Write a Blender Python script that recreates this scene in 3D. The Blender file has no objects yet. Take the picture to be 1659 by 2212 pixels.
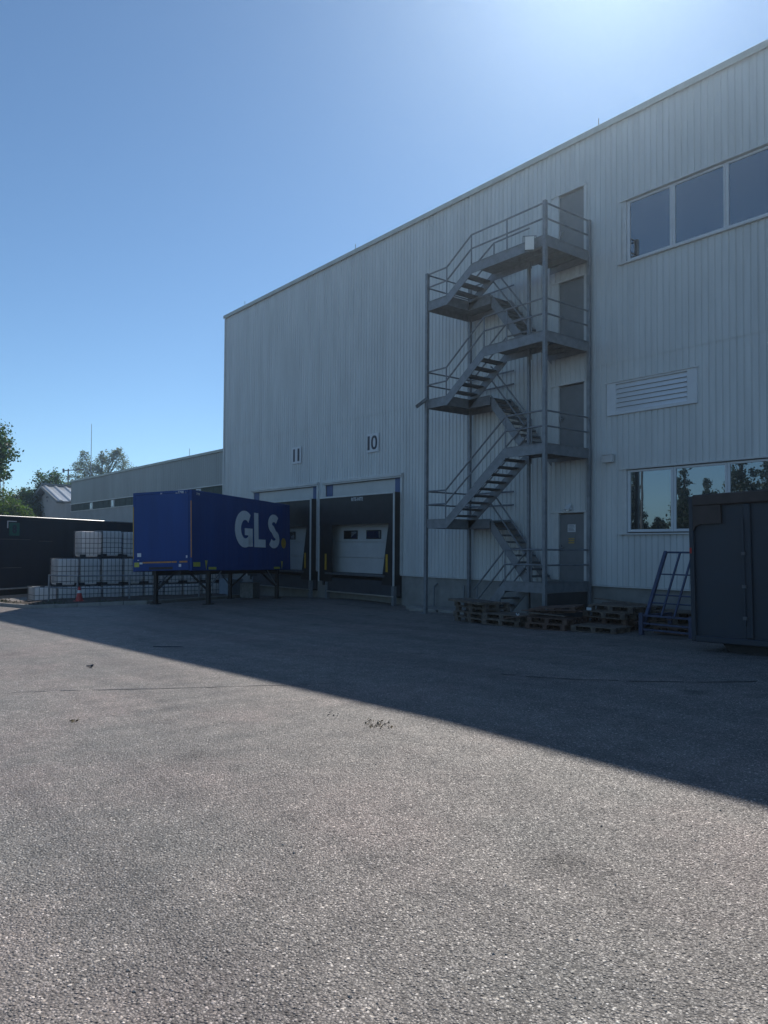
import bpy, bmesh, math, random
from mathutils import Vector, Matrix, Euler
import numpy as np
random.seed(7); rng = np.random.default_rng(7)
SC = bpy.context.scene
COL = SC.collection
S = 1.1                      # plan units -> metres

# ------------------------------------------------------------------ camera
cam = bpy.data.cameras.new('camera'); camo = bpy.data.objects.new('camera', cam); COL.objects.link(camo)
YAW, PIT, ROL = math.radians(38.2), math.radians(1.6), math.radians(0.4)
fw = Vector((-math.cos(YAW), math.sin(YAW), 0)); rt = Vector((math.sin(YAW), math.cos(YAW), 0)); up = Vector((0, 0, 1))
f2 = fw*math.cos(PIT)+up*math.sin(PIT); u2 = up*math.cos(PIT)-fw*math.sin(PIT)
r3 = rt*math.cos(ROL)+u2*math.sin(ROL); u3 = u2*math.cos(ROL)-rt*math.sin(ROL)
mw = Matrix((( r3.x, u3.x, -f2.x, 0), (r3.y, u3.y, -f2.y, 0), (r3.z, u3.z, -f2.z, 1.65*S), (0, 0, 0, 1)))
camo.matrix_world = mw
cam.sensor_fit = 'VERTICAL'; cam.sensor_height = 36; cam.lens = 1665/2212*36; cam.shift_y = 29/2212
cam.clip_start = .05; cam.clip_end = 4000
SC.camera = camo

# ------------------------------------------------------------------ light
SUN = Vector((-8.0, 11.45, 12.58)).normalized()
world = bpy.data.worlds.new("World"); SC.world = world; world.use_nodes = True
wn = world.node_tree; bg = wn.nodes['Background']
sky = wn.nodes.new('ShaderNodeTexSky'); sky.sky_type = 'NISHITA'; sky.sun_disc = False
sky.sun_elevation = math.asin(SUN.z); sky.sun_rotation = math.atan2(SUN.x, SUN.y)
sky.air_density = 0.72; sky.dust_density = 0.10; sky.ozone_density = 2.0; sky.altitude = 300
tint = wn.nodes.new('ShaderNodeMix'); tint.data_type = 'RGBA'; tint.blend_type = 'MULTIPLY'; tint.inputs[0].default_value = 1
tint.inputs[7].default_value = (.84, 1.0, 1.02, 1)
wn.links.new(sky.outputs[0], tint.inputs[6]); wn.links.new(tint.outputs[2], bg.inputs[0]); bg.inputs[1].default_value = 0.118
sl = bpy.data.lights.new('sun', 'SUN'); sl.energy = 4.95; sl.angle = math.radians(.53); sl.color = (1, .94, .86)
so = bpy.data.objects.new('sun', sl); COL.objects.link(so); so.rotation_euler = SUN.to_track_quat('Z', 'Y').to_euler()
SC.view_settings.view_transform = 'Standard'; SC.view_settings.look = 'None'
SC.view_settings.exposure = 0.15; SC.view_settings.gamma = 1
SC.render.engine = 'CYCLES'

# ------------------------------------------------------------------ materials
MATS = {}
def mat(name, col, rough=.6, metal=0, var=.0, vs=3., bump=0., bs=40., col2=None, spec=.5, streak=False, trans=0):
    if name in MATS: return MATS[name]
    m = bpy.data.materials.new(name); m.use_nodes = True; nt = m.node_tree; N = nt.nodes; L = nt.links
    b = N['Principled BSDF']; b.inputs['Roughness'].default_value = rough; b.inputs['Metallic'].default_value = metal
    b.inputs['Specular IOR Level'].default_value = spec
    tc = N.new('ShaderNodeTexCoord')
    if var or col2:
        mp = N.new('ShaderNodeMapping'); L.new(tc.outputs['Object'], mp.inputs[0])
        if streak: mp.inputs['Scale'].default_value = (1, 1, .12)
        n = N.new('ShaderNodeTexNoise'); n.inputs['Scale'].default_value = vs; n.inputs['Detail'].default_value = 8; n.inputs['Roughness'].default_value = .65
        L.new(mp.outputs[0], n.inputs[0])
        r = N.new('ShaderNodeValToRGB'); r.color_ramp.elements[0].position = .35; r.color_ramp.elements[1].position = .68
        c2 = col2 or tuple(c*(1-var) for c in col)
        r.color_ramp.elements[0].color = (*c2, 1); r.color_ramp.elements[1].color = (*col, 1)
        L.new(n.outputs[0], r.inputs[0]); L.new(r.outputs[0], b.inputs['Base Color'])
        rr = N.new('ShaderNodeMapRange'); rr.inputs[3].default_value = min(1, rough+.12); rr.inputs[4].default_value = max(0.02, rough-.1)
        L.new(n.outputs[0], rr.inputs[0]); L.new(rr.outputs[0], b.inputs['Roughness'])
    else:
        b.inputs['Base Color'].default_value = (*col, 1)
    if bump:
        n2 = N.new('ShaderNodeTexNoise'); n2.inputs['Scale'].default_value = bs; n2.inputs['Detail'].default_value = 4
        L.new(tc.outputs['Object'], n2.inputs[0])
        bp = N.new('ShaderNodeBump'); bp.inputs['Strength'].default_value = bump; bp.inputs['Distance'].default_value = .01
        L.new(n2.outputs[0], bp.inputs['Height']); L.new(bp.outputs[0], b.inputs['Normal'])
    if trans:
        t = N.new('ShaderNodeBsdfTranslucent'); t.inputs[0].default_value = (col[0]*1.5, col[1]*1.7, col[2]*.8, 1) if col[0] < .3 else (*col, 1)
        mx = N.new('ShaderNodeMixShader'); mx.inputs[0].default_value = trans
        L.new(b.outputs[0], mx.inputs[1]); L.new(t.outputs[0], mx.inputs[2]); L.new(mx.outputs[0], N['Material Output'].inputs[0])
    MATS[name] = m; return m

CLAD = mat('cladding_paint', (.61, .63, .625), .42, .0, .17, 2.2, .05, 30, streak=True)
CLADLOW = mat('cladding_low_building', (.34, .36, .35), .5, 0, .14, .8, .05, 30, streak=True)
TRIM = mat('trim_paint', (.60, .61, .60), .4, 0, .15, 3)
CAP = mat('roof_cap_metal', (.46, .49, .44), .5, .2, .2, 2)
PLINTH = mat('plinth_render', (.29, .29, .28), .85, 0, .3, 1.6, .3, 20)
CONC = mat('concrete', (.30, .29, .27), .9, 0, .3, 3, .4, 40)
STEEL = mat('galvanised_steel', (.23, .25, .275), .5, .35, .3, 5, .1, 60)
STEELD = mat('stair_tread_steel', (.14, .155, .17), .6, .3, .35, 6, .1, 60)
DOORM = mat('door_paint', (.17, .18, .19), .5, 0, .2, 2)
FRAMEW = mat('window_frame_white', (.62, .64, .66), .35, 0, .08, 3)
BLACK = mat('black_rubber_curtain', (.016, .017, .019), .6, 0, .4, 3, .15, 12)
DOORW = mat('dock_door_panel', (.52, .53, .52), .45, 0, .12, 2)
BLUEP = mat('blue_side_panel', (.06, .11, .26), .55, 0, .25, 2)
YEL = mat('yellow_paint', (.55, .34, .03), .5, 0, .3, 6)
YELR = mat('yellow_reflector', (.50, .50, .06), .4, 0, .3, 6)
ORG = mat('orange_tape', (.55, .24, .05), .5, 0, .3, 8)
CBLUE = mat('container_blue', (.0005, .050, .235), .55, 0, .25, 1.3, .05, 20, streak=True, spec=.3)
LETTER = mat('letter_white', (.74, .76, .78), .5, 0, .12, 4, streak=True)
CHASS = mat('chassis_dark', (.02, .021, .024), .6, .2, .3, 5)
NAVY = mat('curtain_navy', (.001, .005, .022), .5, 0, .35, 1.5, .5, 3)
ALU = mat('aluminium', (.55, .55, .55), .35, .8, .2, 5)
GREENP = mat('green_plate', (.005, .12, .09), .5, 0, .2, 6)
TANK = mat('tank_white_plastic', (.88, .87, .86), .4, 0, .07, 5, .1, 8, trans=.3)
CAGE = mat('tank_cage_steel', (.10, .11, .12), .45, .5, .3, 9)
PLAST = mat('black_plastic', (.018, .018, .02), .6)
WOOD = mat('pallet_wood', (.21, .17, .135), .85, 0, 0, 6, .3, 50, col2=(.06, .048, .042), streak=False)
WOODR = mat('pallet_wood_reddish', (.17, .105, .08), .85, 0, 0, 7, .3, 50, col2=(.065, .04, .033))
DUMP = mat('skip_grey_paint', (.020, .032, .050), .55, .1, 0, 2.2, .2, 10, col2=(.026, .034, .046))
RACKB = mat('rack_blue_paint', (.055, .075, .15), .45, .1, .4, 8)
CONE = mat('cone_red', (.48, .035, .03), .5, 0, .15, 8)
WHITE = mat('white_print', (.62, .64, .66), .5)
PAPER = mat('paper_white', (.6, .62, .63), .8, 0, .1, 9)
INK = mat('ink_dark', (.02, .03, .05), .6)
RED = mat('red_reflector', (.35, .01, .01), .3)
SOIL = mat('soil', (.06, .045, .035), .95, 0, .5, 7, .8, 30)
HOUSEW = mat('house_render', (.42, .40, .38), .9, 0, .12, 1, .1, 30)
HROOF = mat('house_roof_metal', (.52, .54, .55), .3, .3, .2, 1.5)
FASC = mat('fascia_grey', (.22, .23, .22), .6, 0, .2, 3)
STRIP = mat('translucent_strip_green', (.07, .10, .085), .8, 0, .3, 2)
BARK = mat('bark', (.05, .04, .032), .95, 0, .4, 8, .6, 20)
ROOFM = mat('roof_membrane', (.2, .2, .2), .9)
LIGHTP = mat('lamp_lens', (.85, .84, .80), .35)
DRY = mat('dry_leaf', (.17, .13, .07), .9, 0, .4, 30)

def leafmat(n, c, tr=.35): return mat(n, c, .55, 0, 0, .9, 0, 1, col2=tuple(x*.55 for x in c), trans=tr)
LF1 = leafmat('leaves_dark', (.045, .085, .025)); LF2 = leafmat('leaves_mid', (.07, .115, .035), .4)
LF3 = leafmat('leaves_pale', (.12, .14, .09), .4); LF4 = leafmat('needles', (.035, .06, .03), .15)
WEED = leafmat('weeds', (.035, .055, .018), .1)

def glass_mat():
    m = bpy.data.materials.new('window_glass'); m.use_nodes = True; nt = m.node_tree; N = nt.nodes; L = nt.links
    b = N['Principled BSDF']; b.inputs['Base Color'].default_value = (.012, .015, .018, 1); b.inputs['Roughness'].default_value = .1
    g = N.new('ShaderNodeBsdfGlossy'); g.inputs[0].default_value = (.80, .90, .97, 1); g.inputs[1].default_value = .006
    fr = N.new('ShaderNodeFresnel'); fr.inputs[0].default_value = 3.1
    tc = N.new('ShaderNodeTexCoord'); n = N.new('ShaderNodeTexNoise'); n.inputs['Scale'].default_value = .8
    bp = N.new('ShaderNodeBump'); bp.inputs['Strength'].default_value = .05; bp.inputs['Distance'].default_value = .02
    L.new(tc.outputs['Object'], n.inputs[0]); L.new(n.outputs[0], bp.inputs['Height']); L.new(bp.outputs[0], g.inputs['Normal'])
    mx = N.new('ShaderNodeMixShader'); L.new(fr.outputs[0], mx.inputs[0]); L.new(b.outputs[0], mx.inputs[1]); L.new(g.outputs[0], mx.inputs[2])
    L.new(mx.outputs[0], N['Material Output'].inputs[0]); return m
GLASS = glass_mat()

def asphalt():
    m = bpy.data.materials.new('asphalt'); m.use_nodes = True; nt = m.node_tree; N = nt.nodes; L = nt.links
    b = N['Principled BSDF']; tc = N.new('ShaderNodeTexCoord'); P = tc.outputs['Object']
    def vor(sc, off=0, feat='F1'):
        mp = N.new('ShaderNodeMapping'); mp.inputs['Location'].default_value = (off, off, 0); L.new(P, mp.inputs[0])
        v = N.new('ShaderNodeTexVoronoi'); v.feature = feat; v.inputs['Scale'].default_value = sc; v.inputs['Randomness'].default_value = 1
        L.new(mp.outputs[0], v.inputs['Vector']); return v
    def noise(sc, det=4):
        n = N.new('ShaderNodeTexNoise'); n.inputs['Scale'].default_value = sc; n.inputs['Detail'].default_value = det; L.new(P, n.inputs['Vector']); return n
    def ramp(inp, pts, interp='LINEAR'):
        r = N.new('ShaderNodeValToRGB'); r.color_ramp.interpolation = interp; e = r.color_ramp.elements
        e[0].position, e[0].color = pts[0][0], (*pts[0][1], 1); e[1].position, e[1].color = pts[-1][0], (*pts[-1][1], 1)
        for p, c in pts[1:-1]: q = e.new(p); q.color = (*c, 1)
        L.new(inp, r.inputs[0]); return r.outputs[0]
    def mathn(op, a, bb):
        q = N.new('ShaderNodeMath'); q.operation = op
        for i, v in enumerate((a, bb)):
            if isinstance(v, (int, float)): q.inputs[i].default_value = v
            else: L.new(v, q.inputs[i])
        return q.outputs[0]
    def mix(f, a, bb, t='MIX'):
        q = N.new('ShaderNodeMix'); q.data_type = 'RGBA'; q.blend_type = t
        if isinstance(f, (int, float)): q.inputs[0].default_value = f
        else: L.new(f, q.inputs[0])
        for i, v in ((6, a), (7, bb)):
            if isinstance(v, tuple): q.inputs[i].default_value = (*v, 1)
            else: L.new(v, q.inputs[i])
        return q.outputs[2]
    def sep(v):
        s = N.new('ShaderNodeSeparateColor'); L.new(v, s.inputs[0]); return s.outputs
    v1 = vor(78); v2 = vor(34, 3.3); n1 = noise(.55, 6); n2 = noise(140, 2); n3 = noise(3.5, 6)
    c1 = sep(v1.outputs['Color']); c2 = sep(v2.outputs['Color'])
    stone = ramp(c1[0], [(0, (.035, .034, .034)), (.16, (.13, .125, .12)), (.5, (.28, .268, .255)), (.82, (.36, .345, .33)), (.94, (.46, .44, .415)), (1, (.85, .82, .78))])
    # binder between the pebbles
    edge = ramp(v1.outputs['Distance'], [(.28, (0, 0, 0)), (.62, (1, 1, 1))])
    base = mix(edge, stone, (.14, .135, .13))
    # occasional larger pale pebbles
    big = mathn('MULTIPLY', mathn('GREATER_THAN', c2[1], .80), mathn('LESS_THAN', v2.outputs['Distance'], .33))
    base = mix(big, base, ramp(c2[0], [(0, (.16, .15, .14)), (.5, (.34, .32, .29)), (1, (.75, .72, .66))]))
    tint = ramp(n1.outputs[0], [(.35, (.94, .94, .92)), (.5, (1.03, .99, .96)), (.66, (1.15, 1.04, 1.01))])
    base = mix(1., base, tint, 'MULTIPLY')
    t2 = ramp(n3.outputs[0], [(.3, (.78, .78, .79)), (.7, (1.18, 1.15, 1.14))])
    base = mix(1., base, t2, 'MULTIPLY')
    # tyre-polished long streaks
    mp = N.new('ShaderNodeMapping'); mp.inputs['Rotation'].default_value = (0, 0, .5); mp.inputs['Scale'].default_value = (.12, 1.5, 1); L.new(P, mp.inputs[0])
    ns = N.new('ShaderNodeTexNoise'); ns.inputs['Scale'].default_value = .8; ns.inputs['Detail'].default_value = 7; L.new(mp.outputs[0], ns.inputs['Vector'])
    base = mix(1., base, ramp(ns.outputs[0], [(.32, (.74, .74, .76)), (.55, (1, 1, 1))]), 'MULTIPLY')
    ns2 = noise(.9, 3); base = mix(1., base, ramp(ns2.outputs[0], [(.28, (.80,.80,.81)), (.36, (.96,.96,.96)), (.45, (1,1,1))]), 'MULTIPLY')
    vs = vor(.55, 7.7); st_ = mathn('ADD', vs.outputs['Distance'], mathn('MULTIPLY', noise(6., 4).outputs[0], .12))
    base = mix(1., base, ramp(st_, [(.10, (.55,.55,.56)), (.16, (.86,.86,.87)), (.24, (1,1,1))]), 'MULTIPLY')
    L.new(base, b.inputs['Base Color'])
    rgh = N.new('ShaderNodeMapRange'); rgh.inputs[3].default_value = .42; rgh.inputs[4].default_value = .95; L.new(c1[1], rgh.inputs[0]); L.new(rgh.outputs[0], b.inputs['Roughness'])
    b.inputs['Specular IOR Level'].default_value = .4
    h1 = mathn('MULTIPLY', mathn('SUBTRACT', 1., v1.outputs['Distance']), mathn('ADD', mathn('MULTIPLY', c1[2], .9), .25))
    h2 = mathn('MULTIPLY', big, mathn('SUBTRACT', .9, mathn('MULTIPLY', v2.outputs['Distance'], 1.5)))
    h = mathn('ADD', mathn('ADD', h1, h2), mathn('MULTIPLY', n2.outputs[0], .25))
    bp = N.new('ShaderNodeBump'); bp.inputs['Strength'].default_value = .9; bp.inputs['Distance'].default_value = .012
    L.new(h, bp.inputs['Height']); L.new(bp.outputs[0], b.inputs['Normal'])
    return m
ASPH = asphalt()

# ------------------------------------------------------------------ mesh helpers
class MB:
    def __init__(s): s.v = []; s.f = []
    def add(s, vs, fs):
        o = len(s.v); s.v += [tuple(p) for p in vs]; s.f += [tuple(i+o for i in f) for f in fs]; return s
    def box(s, x0, x1, y0, y1, z0, z1):
        if x0 > x1: x0, x1 = x1, x0
        if y0 > y1: y0, y1 = y1, y0
        if z0 > z1: z0, z1 = z1, z0
        return s.add([(x0,y0,z0),(x1,y0,z0),(x1,y1,z0),(x0,y1,z0),(x0,y0,z1),(x1,y0,z1),(x1,y1,z1),(x0,y1,z1)],
                     [(0,3,2,1),(4,5,6,7),(0,1,5,4),(1,2,6,5),(2,3,7,6),(3,0,4,7)])
    def beam(s, p, q, w, h, upv=(0,0,1)):
        p, q = Vector(p), Vector(q); d = (q-p).normalized(); u = Vector(upv)
        if abs(d.dot(u)) > .98: u = Vector((0,1,0))
        a = d.cross(u).normalized()*w/2; b = a.cross(d).normalized()*h/2
        vs = [p-a-b, p+a-b, p+a+b, p-a+b, q-a-b, q+a-b, q+a+b, q-a+b]
        return s.add(vs, [(0,1,2,3),(7,6,5,4),(0,4,5,1),(1,5,6,2),(2,6,7,3),(3,7,4,0)])
    def tube(s, p, q, r, n=8, r2=None):
        p, q = Vector(p), Vector(q); d = (q-p).normalized(); u = Vector((0,0,1)) if abs(d.z) < .9 else Vector((1,0,0))
        a = d.cross(u).normalized(); b = a.cross(d); r2 = r if r2 is None else r2
        vs = [p+(a*math.cos(t)+b*math.sin(t))*r for t in [2*math.pi*i/n for i in range(n)]]
        vs += [q+(a*math.cos(t)+b*math.sin(t))*r2 for t in [2*math.pi*i/n for i in range(n)]]
        fs = [(i, (i+1) % n, n+(i+1) % n, n+i) for i in range(n)] + [tuple(range(n))[::-1], tuple(range(n, 2*n))]
        return s.add(vs, fs)
    def path(s, pts, r, n=8):
        for a, b in zip(pts[:-1], pts[1:]): s.tube(a, b, r, n)
        return s
    def lathe(s, prof, n=16, c=(0,0,0)):
        vs = []; m = len(prof)
        for r, z in prof: vs += [(c[0]+r*math.cos(2*math.pi*i/n), c[1]+r*math.sin(2*math.pi*i/n), c[2]+z) for i in range(n)]
        fs = [(k*n+i, k*n+(i+1) % n, (k+1)*n+(i+1) % n, (k+1)*n+i) for k in range(m-1) for i in range(n)]
        fs += [tuple(range(n))[::-1], tuple(range((m-1)*n, m*n))]
        return s.add(vs, fs)
    def prism(s, poly, z0, z1):      # poly in xy
        n = len(poly)
        return s.add([(x,y,z0) for x,y in poly]+[(x,y,z1) for x,y in poly], [tuple(range(n))[::-1], tuple(range(n,2*n))]+[(i,(i+1)%n,n+(i+1)%n,n+i) for i in range(n)])
    def mesh(s, name, org=(0,0,0), bevel=0, smooth=False):
        me = bpy.data.meshes.new(name); ox, oy, oz = org
        me.from_pydata([((x-ox)*S, (y-oy)*S, (z-oz)*S) for x, y, z in s.v], [], s.f)
        if bevel:
            bm = bmesh.new(); bm.from_mesh(me)
            bmesh.ops.bevel(bm, geom=[e for e in bm.edges], offset=bevel*S, segments=1, affect='EDGES', profile=.5, clamp_overlap=True)
            bm.to_mesh(me); bm.free()
        if smooth:
            for p in me.polygons: p.use_smooth = True
        me.update(); return me
    def build(s, name, m, parent=None, org=None, bevel=0, smooth=False):
        if org is None: org = tuple(parent['o']) if parent is not None and 'o' in parent else (0,0,0)
        me = s.mesh(name, org, bevel, smooth); me.materials.append(m)
        o = bpy.data.objects.new(name, me); COL.objects.link(o)
        if parent is not None: o.parent = parent
        return o
ORIG = {}
def tag(o, label=None, cat=None, group=None, kind=None):
    if label: o['label'] = label
    if cat: o['category'] = cat
    if group: o['group'] = group
    if kind: o['kind'] = kind
    return o
def thing(name, label, cat, loc=(0,0,0), rz=0, group=None, rot=None):
    o = bpy.data.objects.new(name, None); COL.objects.link(o); o.empty_display_size = .2
    o.location = Vector(loc)*S; o.rotation_euler = rot or (0,0,rz); return tag(o, label, cat, group)
def wthing(name, label, cat, loc, group=None):      # a thing whose parts are written in plan coordinates
    o = thing(name, label, cat, loc, 0, group); ORIG[o.name] = loc; return o
def part(mb, name, m, parent, **k):
    p = parent
    while p.parent is not None: p = p.parent
    return mb.build(name, m, parent, org=ORIG.get(p.name, (0,0,0)), **k)
def single(mb, name, m, label, cat, loc, group=None, **k):
    o = mb.build(name, m, None, org=loc, **k); o.location = Vector(loc)*S; return tag(o, label, cat, group)
def copy_tree(o, parent=None):
    c = o.copy(); COL.objects.link(c); c.parent = parent
    for ch in o.children: copy_tree(ch, c)
    return c
def text(s, size, m, parent, name, loc, rot, xs=1., off=0., ext=.002, org=(0,0,0), align='LEFT'):
    cu = bpy.data.curves.new('t', 'FONT'); cu.body = s; cu.size = 1; cu.offset = off; cu.extrude = ext; cu.align_x = align
    t = bpy.data.objects.new('t', cu); COL.objects.link(t)
    bpy.context.view_layer.update()
    me = bpy.data.meshes.new_from_object(t.evaluated_get(bpy.context.evaluated_depsgraph_get()))
    bpy.data.objects.remove(t); bpy.data.curves.remove(cu)
    M = Matrix.Translation((Vector(loc)-Vector(org))*S) @ Euler(rot).to_matrix().to_4x4() @ Matrix.Diagonal((size*xs*S, size*S, S, 1))
    me.transform(M); me.materials.clear(); me.materials.append(m)
    o = bpy.data.objects.new(name, me); COL.objects.link(o); o.parent = parent; return o

# ------------------------------------------------------------------ ground
GX = [-60,-36,-32,-29,-26,-23.4,-5.5,50]; GV = [-.85,-.75,-.68,-.6,-.48,-.395,0,0]
def sstep(a, b, x): t = min(1, max(0, (x-a)/(b-a))); return t*t*(3-2*t)
def gnd(X, Y):
    return float(np.interp(X, GX, GV)) + .12*sstep(-19,-23,X)*sstep(6,9.5,Y)
def ground_z(X, Y):
    z = gnd(X, Y); k = sstep(-31.6,-31.9,X)*sstep(7.0,7.3,Y)*(1-sstep(-60,-70,X))
    return z*(1-k)+k*(-1.16)
def axis(a, b, st, extra, lo, hi):
    v = list(np.arange(a, b+1e-6, st))+extra+[lo, lo/2, lo/4, hi/4, hi/2, hi]; return sorted(set(round(float(x), 3) for x in v))
ax = axis(-46, 6, .5, [-31.6,-31.7,-31.8,-31.9,-60,-70], -420, 420); ay = axis(-10, 24, .5, [7.1,7.2,7.3], -420, 420)
mb = MB(); mb.v = [(x, y, ground_z(x, y)) for y in ay for x in ax]; nx = len(ax)
mb.f = [(j*nx+i, j*nx+i+1, (j+1)*nx+i+1, (j+1)*nx+i) for j in range(len(ay)-1) for i in range(nx-1)]
g = mb.build('ground', ASPH, smooth=True); tag(g, kind='structure')

# planting bed behind the kerb, with kerb stones
KP = [(-36.5,6.3),(-31.6,6.61),(-28.3,6.95),(-26.25,8.56),(-25.3,9.8),(-26.1,11.2),(-28.6,15.6)]
def lerp(a, b, t): return tuple(a[i]+(b[i]-a[i])*t for i in range(len(a)))
kerb = MB()
base_k = tag(MB().add([(x-.02, y+.02, gnd(x, y)-.05) for x, y in KP]+[(x-.12, y+.1, gnd(x, y)-.05) for x, y in KP], [(i, i+1, len(KP)+i+1, len(KP)+i) for i in range(len(KP)-1)]).build('kerb', CONC), kind='structure')
for a, b in zip(KP[:-1], KP[1:]):
    L_ = math.dist(a, b); n = max(1, round(L_/.9))
    for i in range(n):
        p, q = lerp(a, b, i/n), lerp(a, b, (i+1)/n); dx, dy = (q[0]-p[0]), (q[1]-p[1]); l = math.hypot(dx, dy); gx, gy = dx/l*.008, dy/l*.008
        h = .12+random.uniform(-.008,.008)
        zz = [gnd(*p), gnd(*q)]
        m_ = MB(); nxv, nyv = -dy/l*.13, dx/l*.13
        P0, P1 = (p[0]+gx, p[1]+gy), (q[0]-gx, q[1]-gy)
        c4 = [P0, P1, (P1[0]+nxv, P1[1]+nyv), (P0[0]+nxv, P0[1]+nyv)]; zs = [zz[0], zz[1], zz[1], zz[0]]
        m_.add([(c[0], c[1], z_-.06) for c, z_ in zip(c4, zs)]+[(c[0], c[1], z_+h) for c, z_ in zip(c4, zs)], [(3,2,1,0),(4,5,6,7),(0,1,5,4),(1,2,6,5),(2,3,7,6),(3,0,4,7)])
        m_.build('kerb_stone', CONC, base_k, org=(0,0,0), bevel=.01)
bed = MB(); bx = np.linspace(-36.5,-25.4,45)
def kerbY(x): return float(np.interp(x, [p[0] for p in KP[:5]], [p[1] for p in KP[:5]]))
rows = []
for x in bx:
    y0 = kerbY(x)+.1; y1 = 15.9 if x > -31.65 else 7.25
    xl = x; r_ = []
    for t in np.linspace(0, 1, 14):
        y = y0+(y1-y0)*t
        if y > 9.8 and x > -26.1-(y-11.2)*.568-.1: pass
        r_.append((x, y, gnd(x, y)+.09+random.uniform(-.03,.03)))
    rows.append(r_)
# keep the bed left of the diagonal kerb
def inside(x, y): return not (y > 9.7 and x > np.interp(y, [9.7,9.8,11.2,15.6,16], [-25.3,-25.35,-26.15,-28.65,-28.9]))
bed.v = [p for r_ in rows for p in r_]; n = 14
bed.f = [(i*n+j, (i+1)*n+j, (i+1)*n+j+1, i*n+j+1) for i in range(len(rows)-1) for j in range(n-1) if inside(rows[i+1][j+1][0], rows[i+1][j+1][1]) and inside(rows[i][j+1][0], rows[i][j+1][1])]
tag(bed.build('soil', SOIL, smooth=True), kind='structure')
wd = MB()
for i in range(700):
    x = random.uniform(-36,-25.6); y = kerbY(x)+.15+abs(random.gauss(0, .7))
    if not inside(x+.1, y) or (x < -31.6 and y > 7.2) or math.sin(x*2.1)+math.sin(y*3+x) < -.3: continue
    z = gnd(x, y)+.09; a = random.uniform(0, 6.28); h = random.uniform(.03,.13)*(1.6 if random.random() < .1 else 1); w = .012
    dx, dy = math.cos(a)*w, math.sin(a)*w; lx, ly = random.gauss(0,.04), random.gauss(0,.04)
    wd.add([(x-dx,y-dy,z),(x+dx,y+dy,z),(x+dx*.6+lx*.5,y+dy*.6+ly*.5,z+h*.6),(x+lx,y+ly,z+h),(x-dx*.6+lx*.5,y-dy*.6+ly*.5,z+h*.6)], [(0,1,2,3,4)])
tag(wd.build('weeds', WEED), 'low green weeds growing in the soil bed behind the kerb', 'weeds', kind='stuff')

# ------------------------------------------------------------------ main warehouse
W = 16.5; PER = .162; DEP = .022
def ribs(x0, x1, z0, z1, y=W, per=PER, dep=DEP):
    """trapezoidal sheet, crest towards -Y"""
    mb = MB(); xs = []
    prof = [(0, 0), (.66, 0), (.74, 1), (.92, 1)]
    k = math.floor(x0/per)-1
    def yat(x):
        t = (x/per) % 1
        return 0 if t < .66 else ((t-.66)/.08 if t < .74 else (1 if t < .92 else 1-(t-.92)/.08))
    xs = [x0]
    while k*per < x1:
        for a, _ in prof:
            xx = (k+a)*per
            if x0+1e-4 < xx < x1-1e-4: xs.append(xx)
        k += 1
    xs.append(x1)
    for x in xs: yy = y+yat(x)*dep; mb.v += [(x, yy, z0), (x, yy, z1)]
    mb.f = [(2*i, 2*i+2, 2*i+3, 2*i+1) for i in range(len(xs)-1)]
    return mb
XL, XR, ZT, ZS, ZB = -33.25, 12., 12.45, 6.38, .72
bld = wthing('warehouse_building', 'tall pale grey ribbed metal warehouse with loading docks and windows', 'building', ((XL+XR)/2, W, -.2))
DOCKS = [(-24.6,-20.04), (-30.3,-25.17)]
DZ = 4.05
DOORX = (-13.39,-12.50)
doors = [(.76,2.59), (4.22,6.01), (6.95,8.81), (9.28,11.2)]
# lower cladding (below the sheet joint) cut round the openings
def cut(x0, x1, z0, z1, holes):
    xs = sorted({x0, x1, *[h[0] for h in holes], *[h[1] for h in holes]}); xs = [x for x in xs if x0 <= x <= x1]
    out = []
    for a, b in zip(xs[:-1], xs[1:]):
        zs = [z0]; hs = sorted([h for h in holes if h[0] <= a+1e-6 and h[1] >= b-1e-6], key=lambda h: h[2]); cur = z0
        for h in hs:
            lo, hi = max(z0, h[2]), min(z1, h[3])
            if hi <= z0 or lo >= z1: continue
            if lo > cur+1e-6: out.append((a, b, cur, lo))
            cur = max(cur, hi)
        if cur < z1-1e-6: out.append((a, b, cur, z1))
    return out
WX0, WX1 = -11.40, 1.6
holes = [(a, b, -1, DZ) for a, b in DOCKS] + [(DOORX[0], DOORX[1], a, b) for a, b in doors] + [(WX0, WX1, 2.03, 3.61), (WX0, WX1, 8.79, 10.36), (-11.70,-9.50,5.06,5.76)]
lo, hi = MB(), MB()
for r_ in cut(XL, XR, ZB, ZS, holes):
    m_ = ribs(*r_[:2], r_[2], r_[3], W+.012); lo.add(m_.v, m_.f)
for r_ in cut(XL, XR, ZS-.05, ZT, holes):
    m_ = ribs(*r_[:2], r_[2], r_[3], W); hi.add(m_.v, m_.f)
part(lo, 'lower_cladding', CLAD, bld); part(hi, 'upper_cladding', CLAD, bld)
WB = W+.16      # inner wall behind the cladding
core = MB()
for r_ in cut(XL, XR, -.8, ZT, [(a, b, .66, 2.9) for a, b in DOCKS]+[(WX0+.02, WX1-.02, 2.05, 3.6), (WX0+.02, WX1-.02, 8.8, 10.35)]):
    core.add([(r_[0], WB, r_[2]), (r_[1], WB, r_[2]), (r_[1], WB, r_[3]), (r_[0], WB, r_[3])], [(0,1,2,3)])
part(core, 'inner_wall', CONC, bld)
oth = MB(); YB = 45
SHADOW_SLN = [(XL, W), (XL-1.93*12.5, W+12.5), (XL-1.93*12.5, YB)]  # unseen left wall, slant invented to extend the roof shadow leftwards
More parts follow.
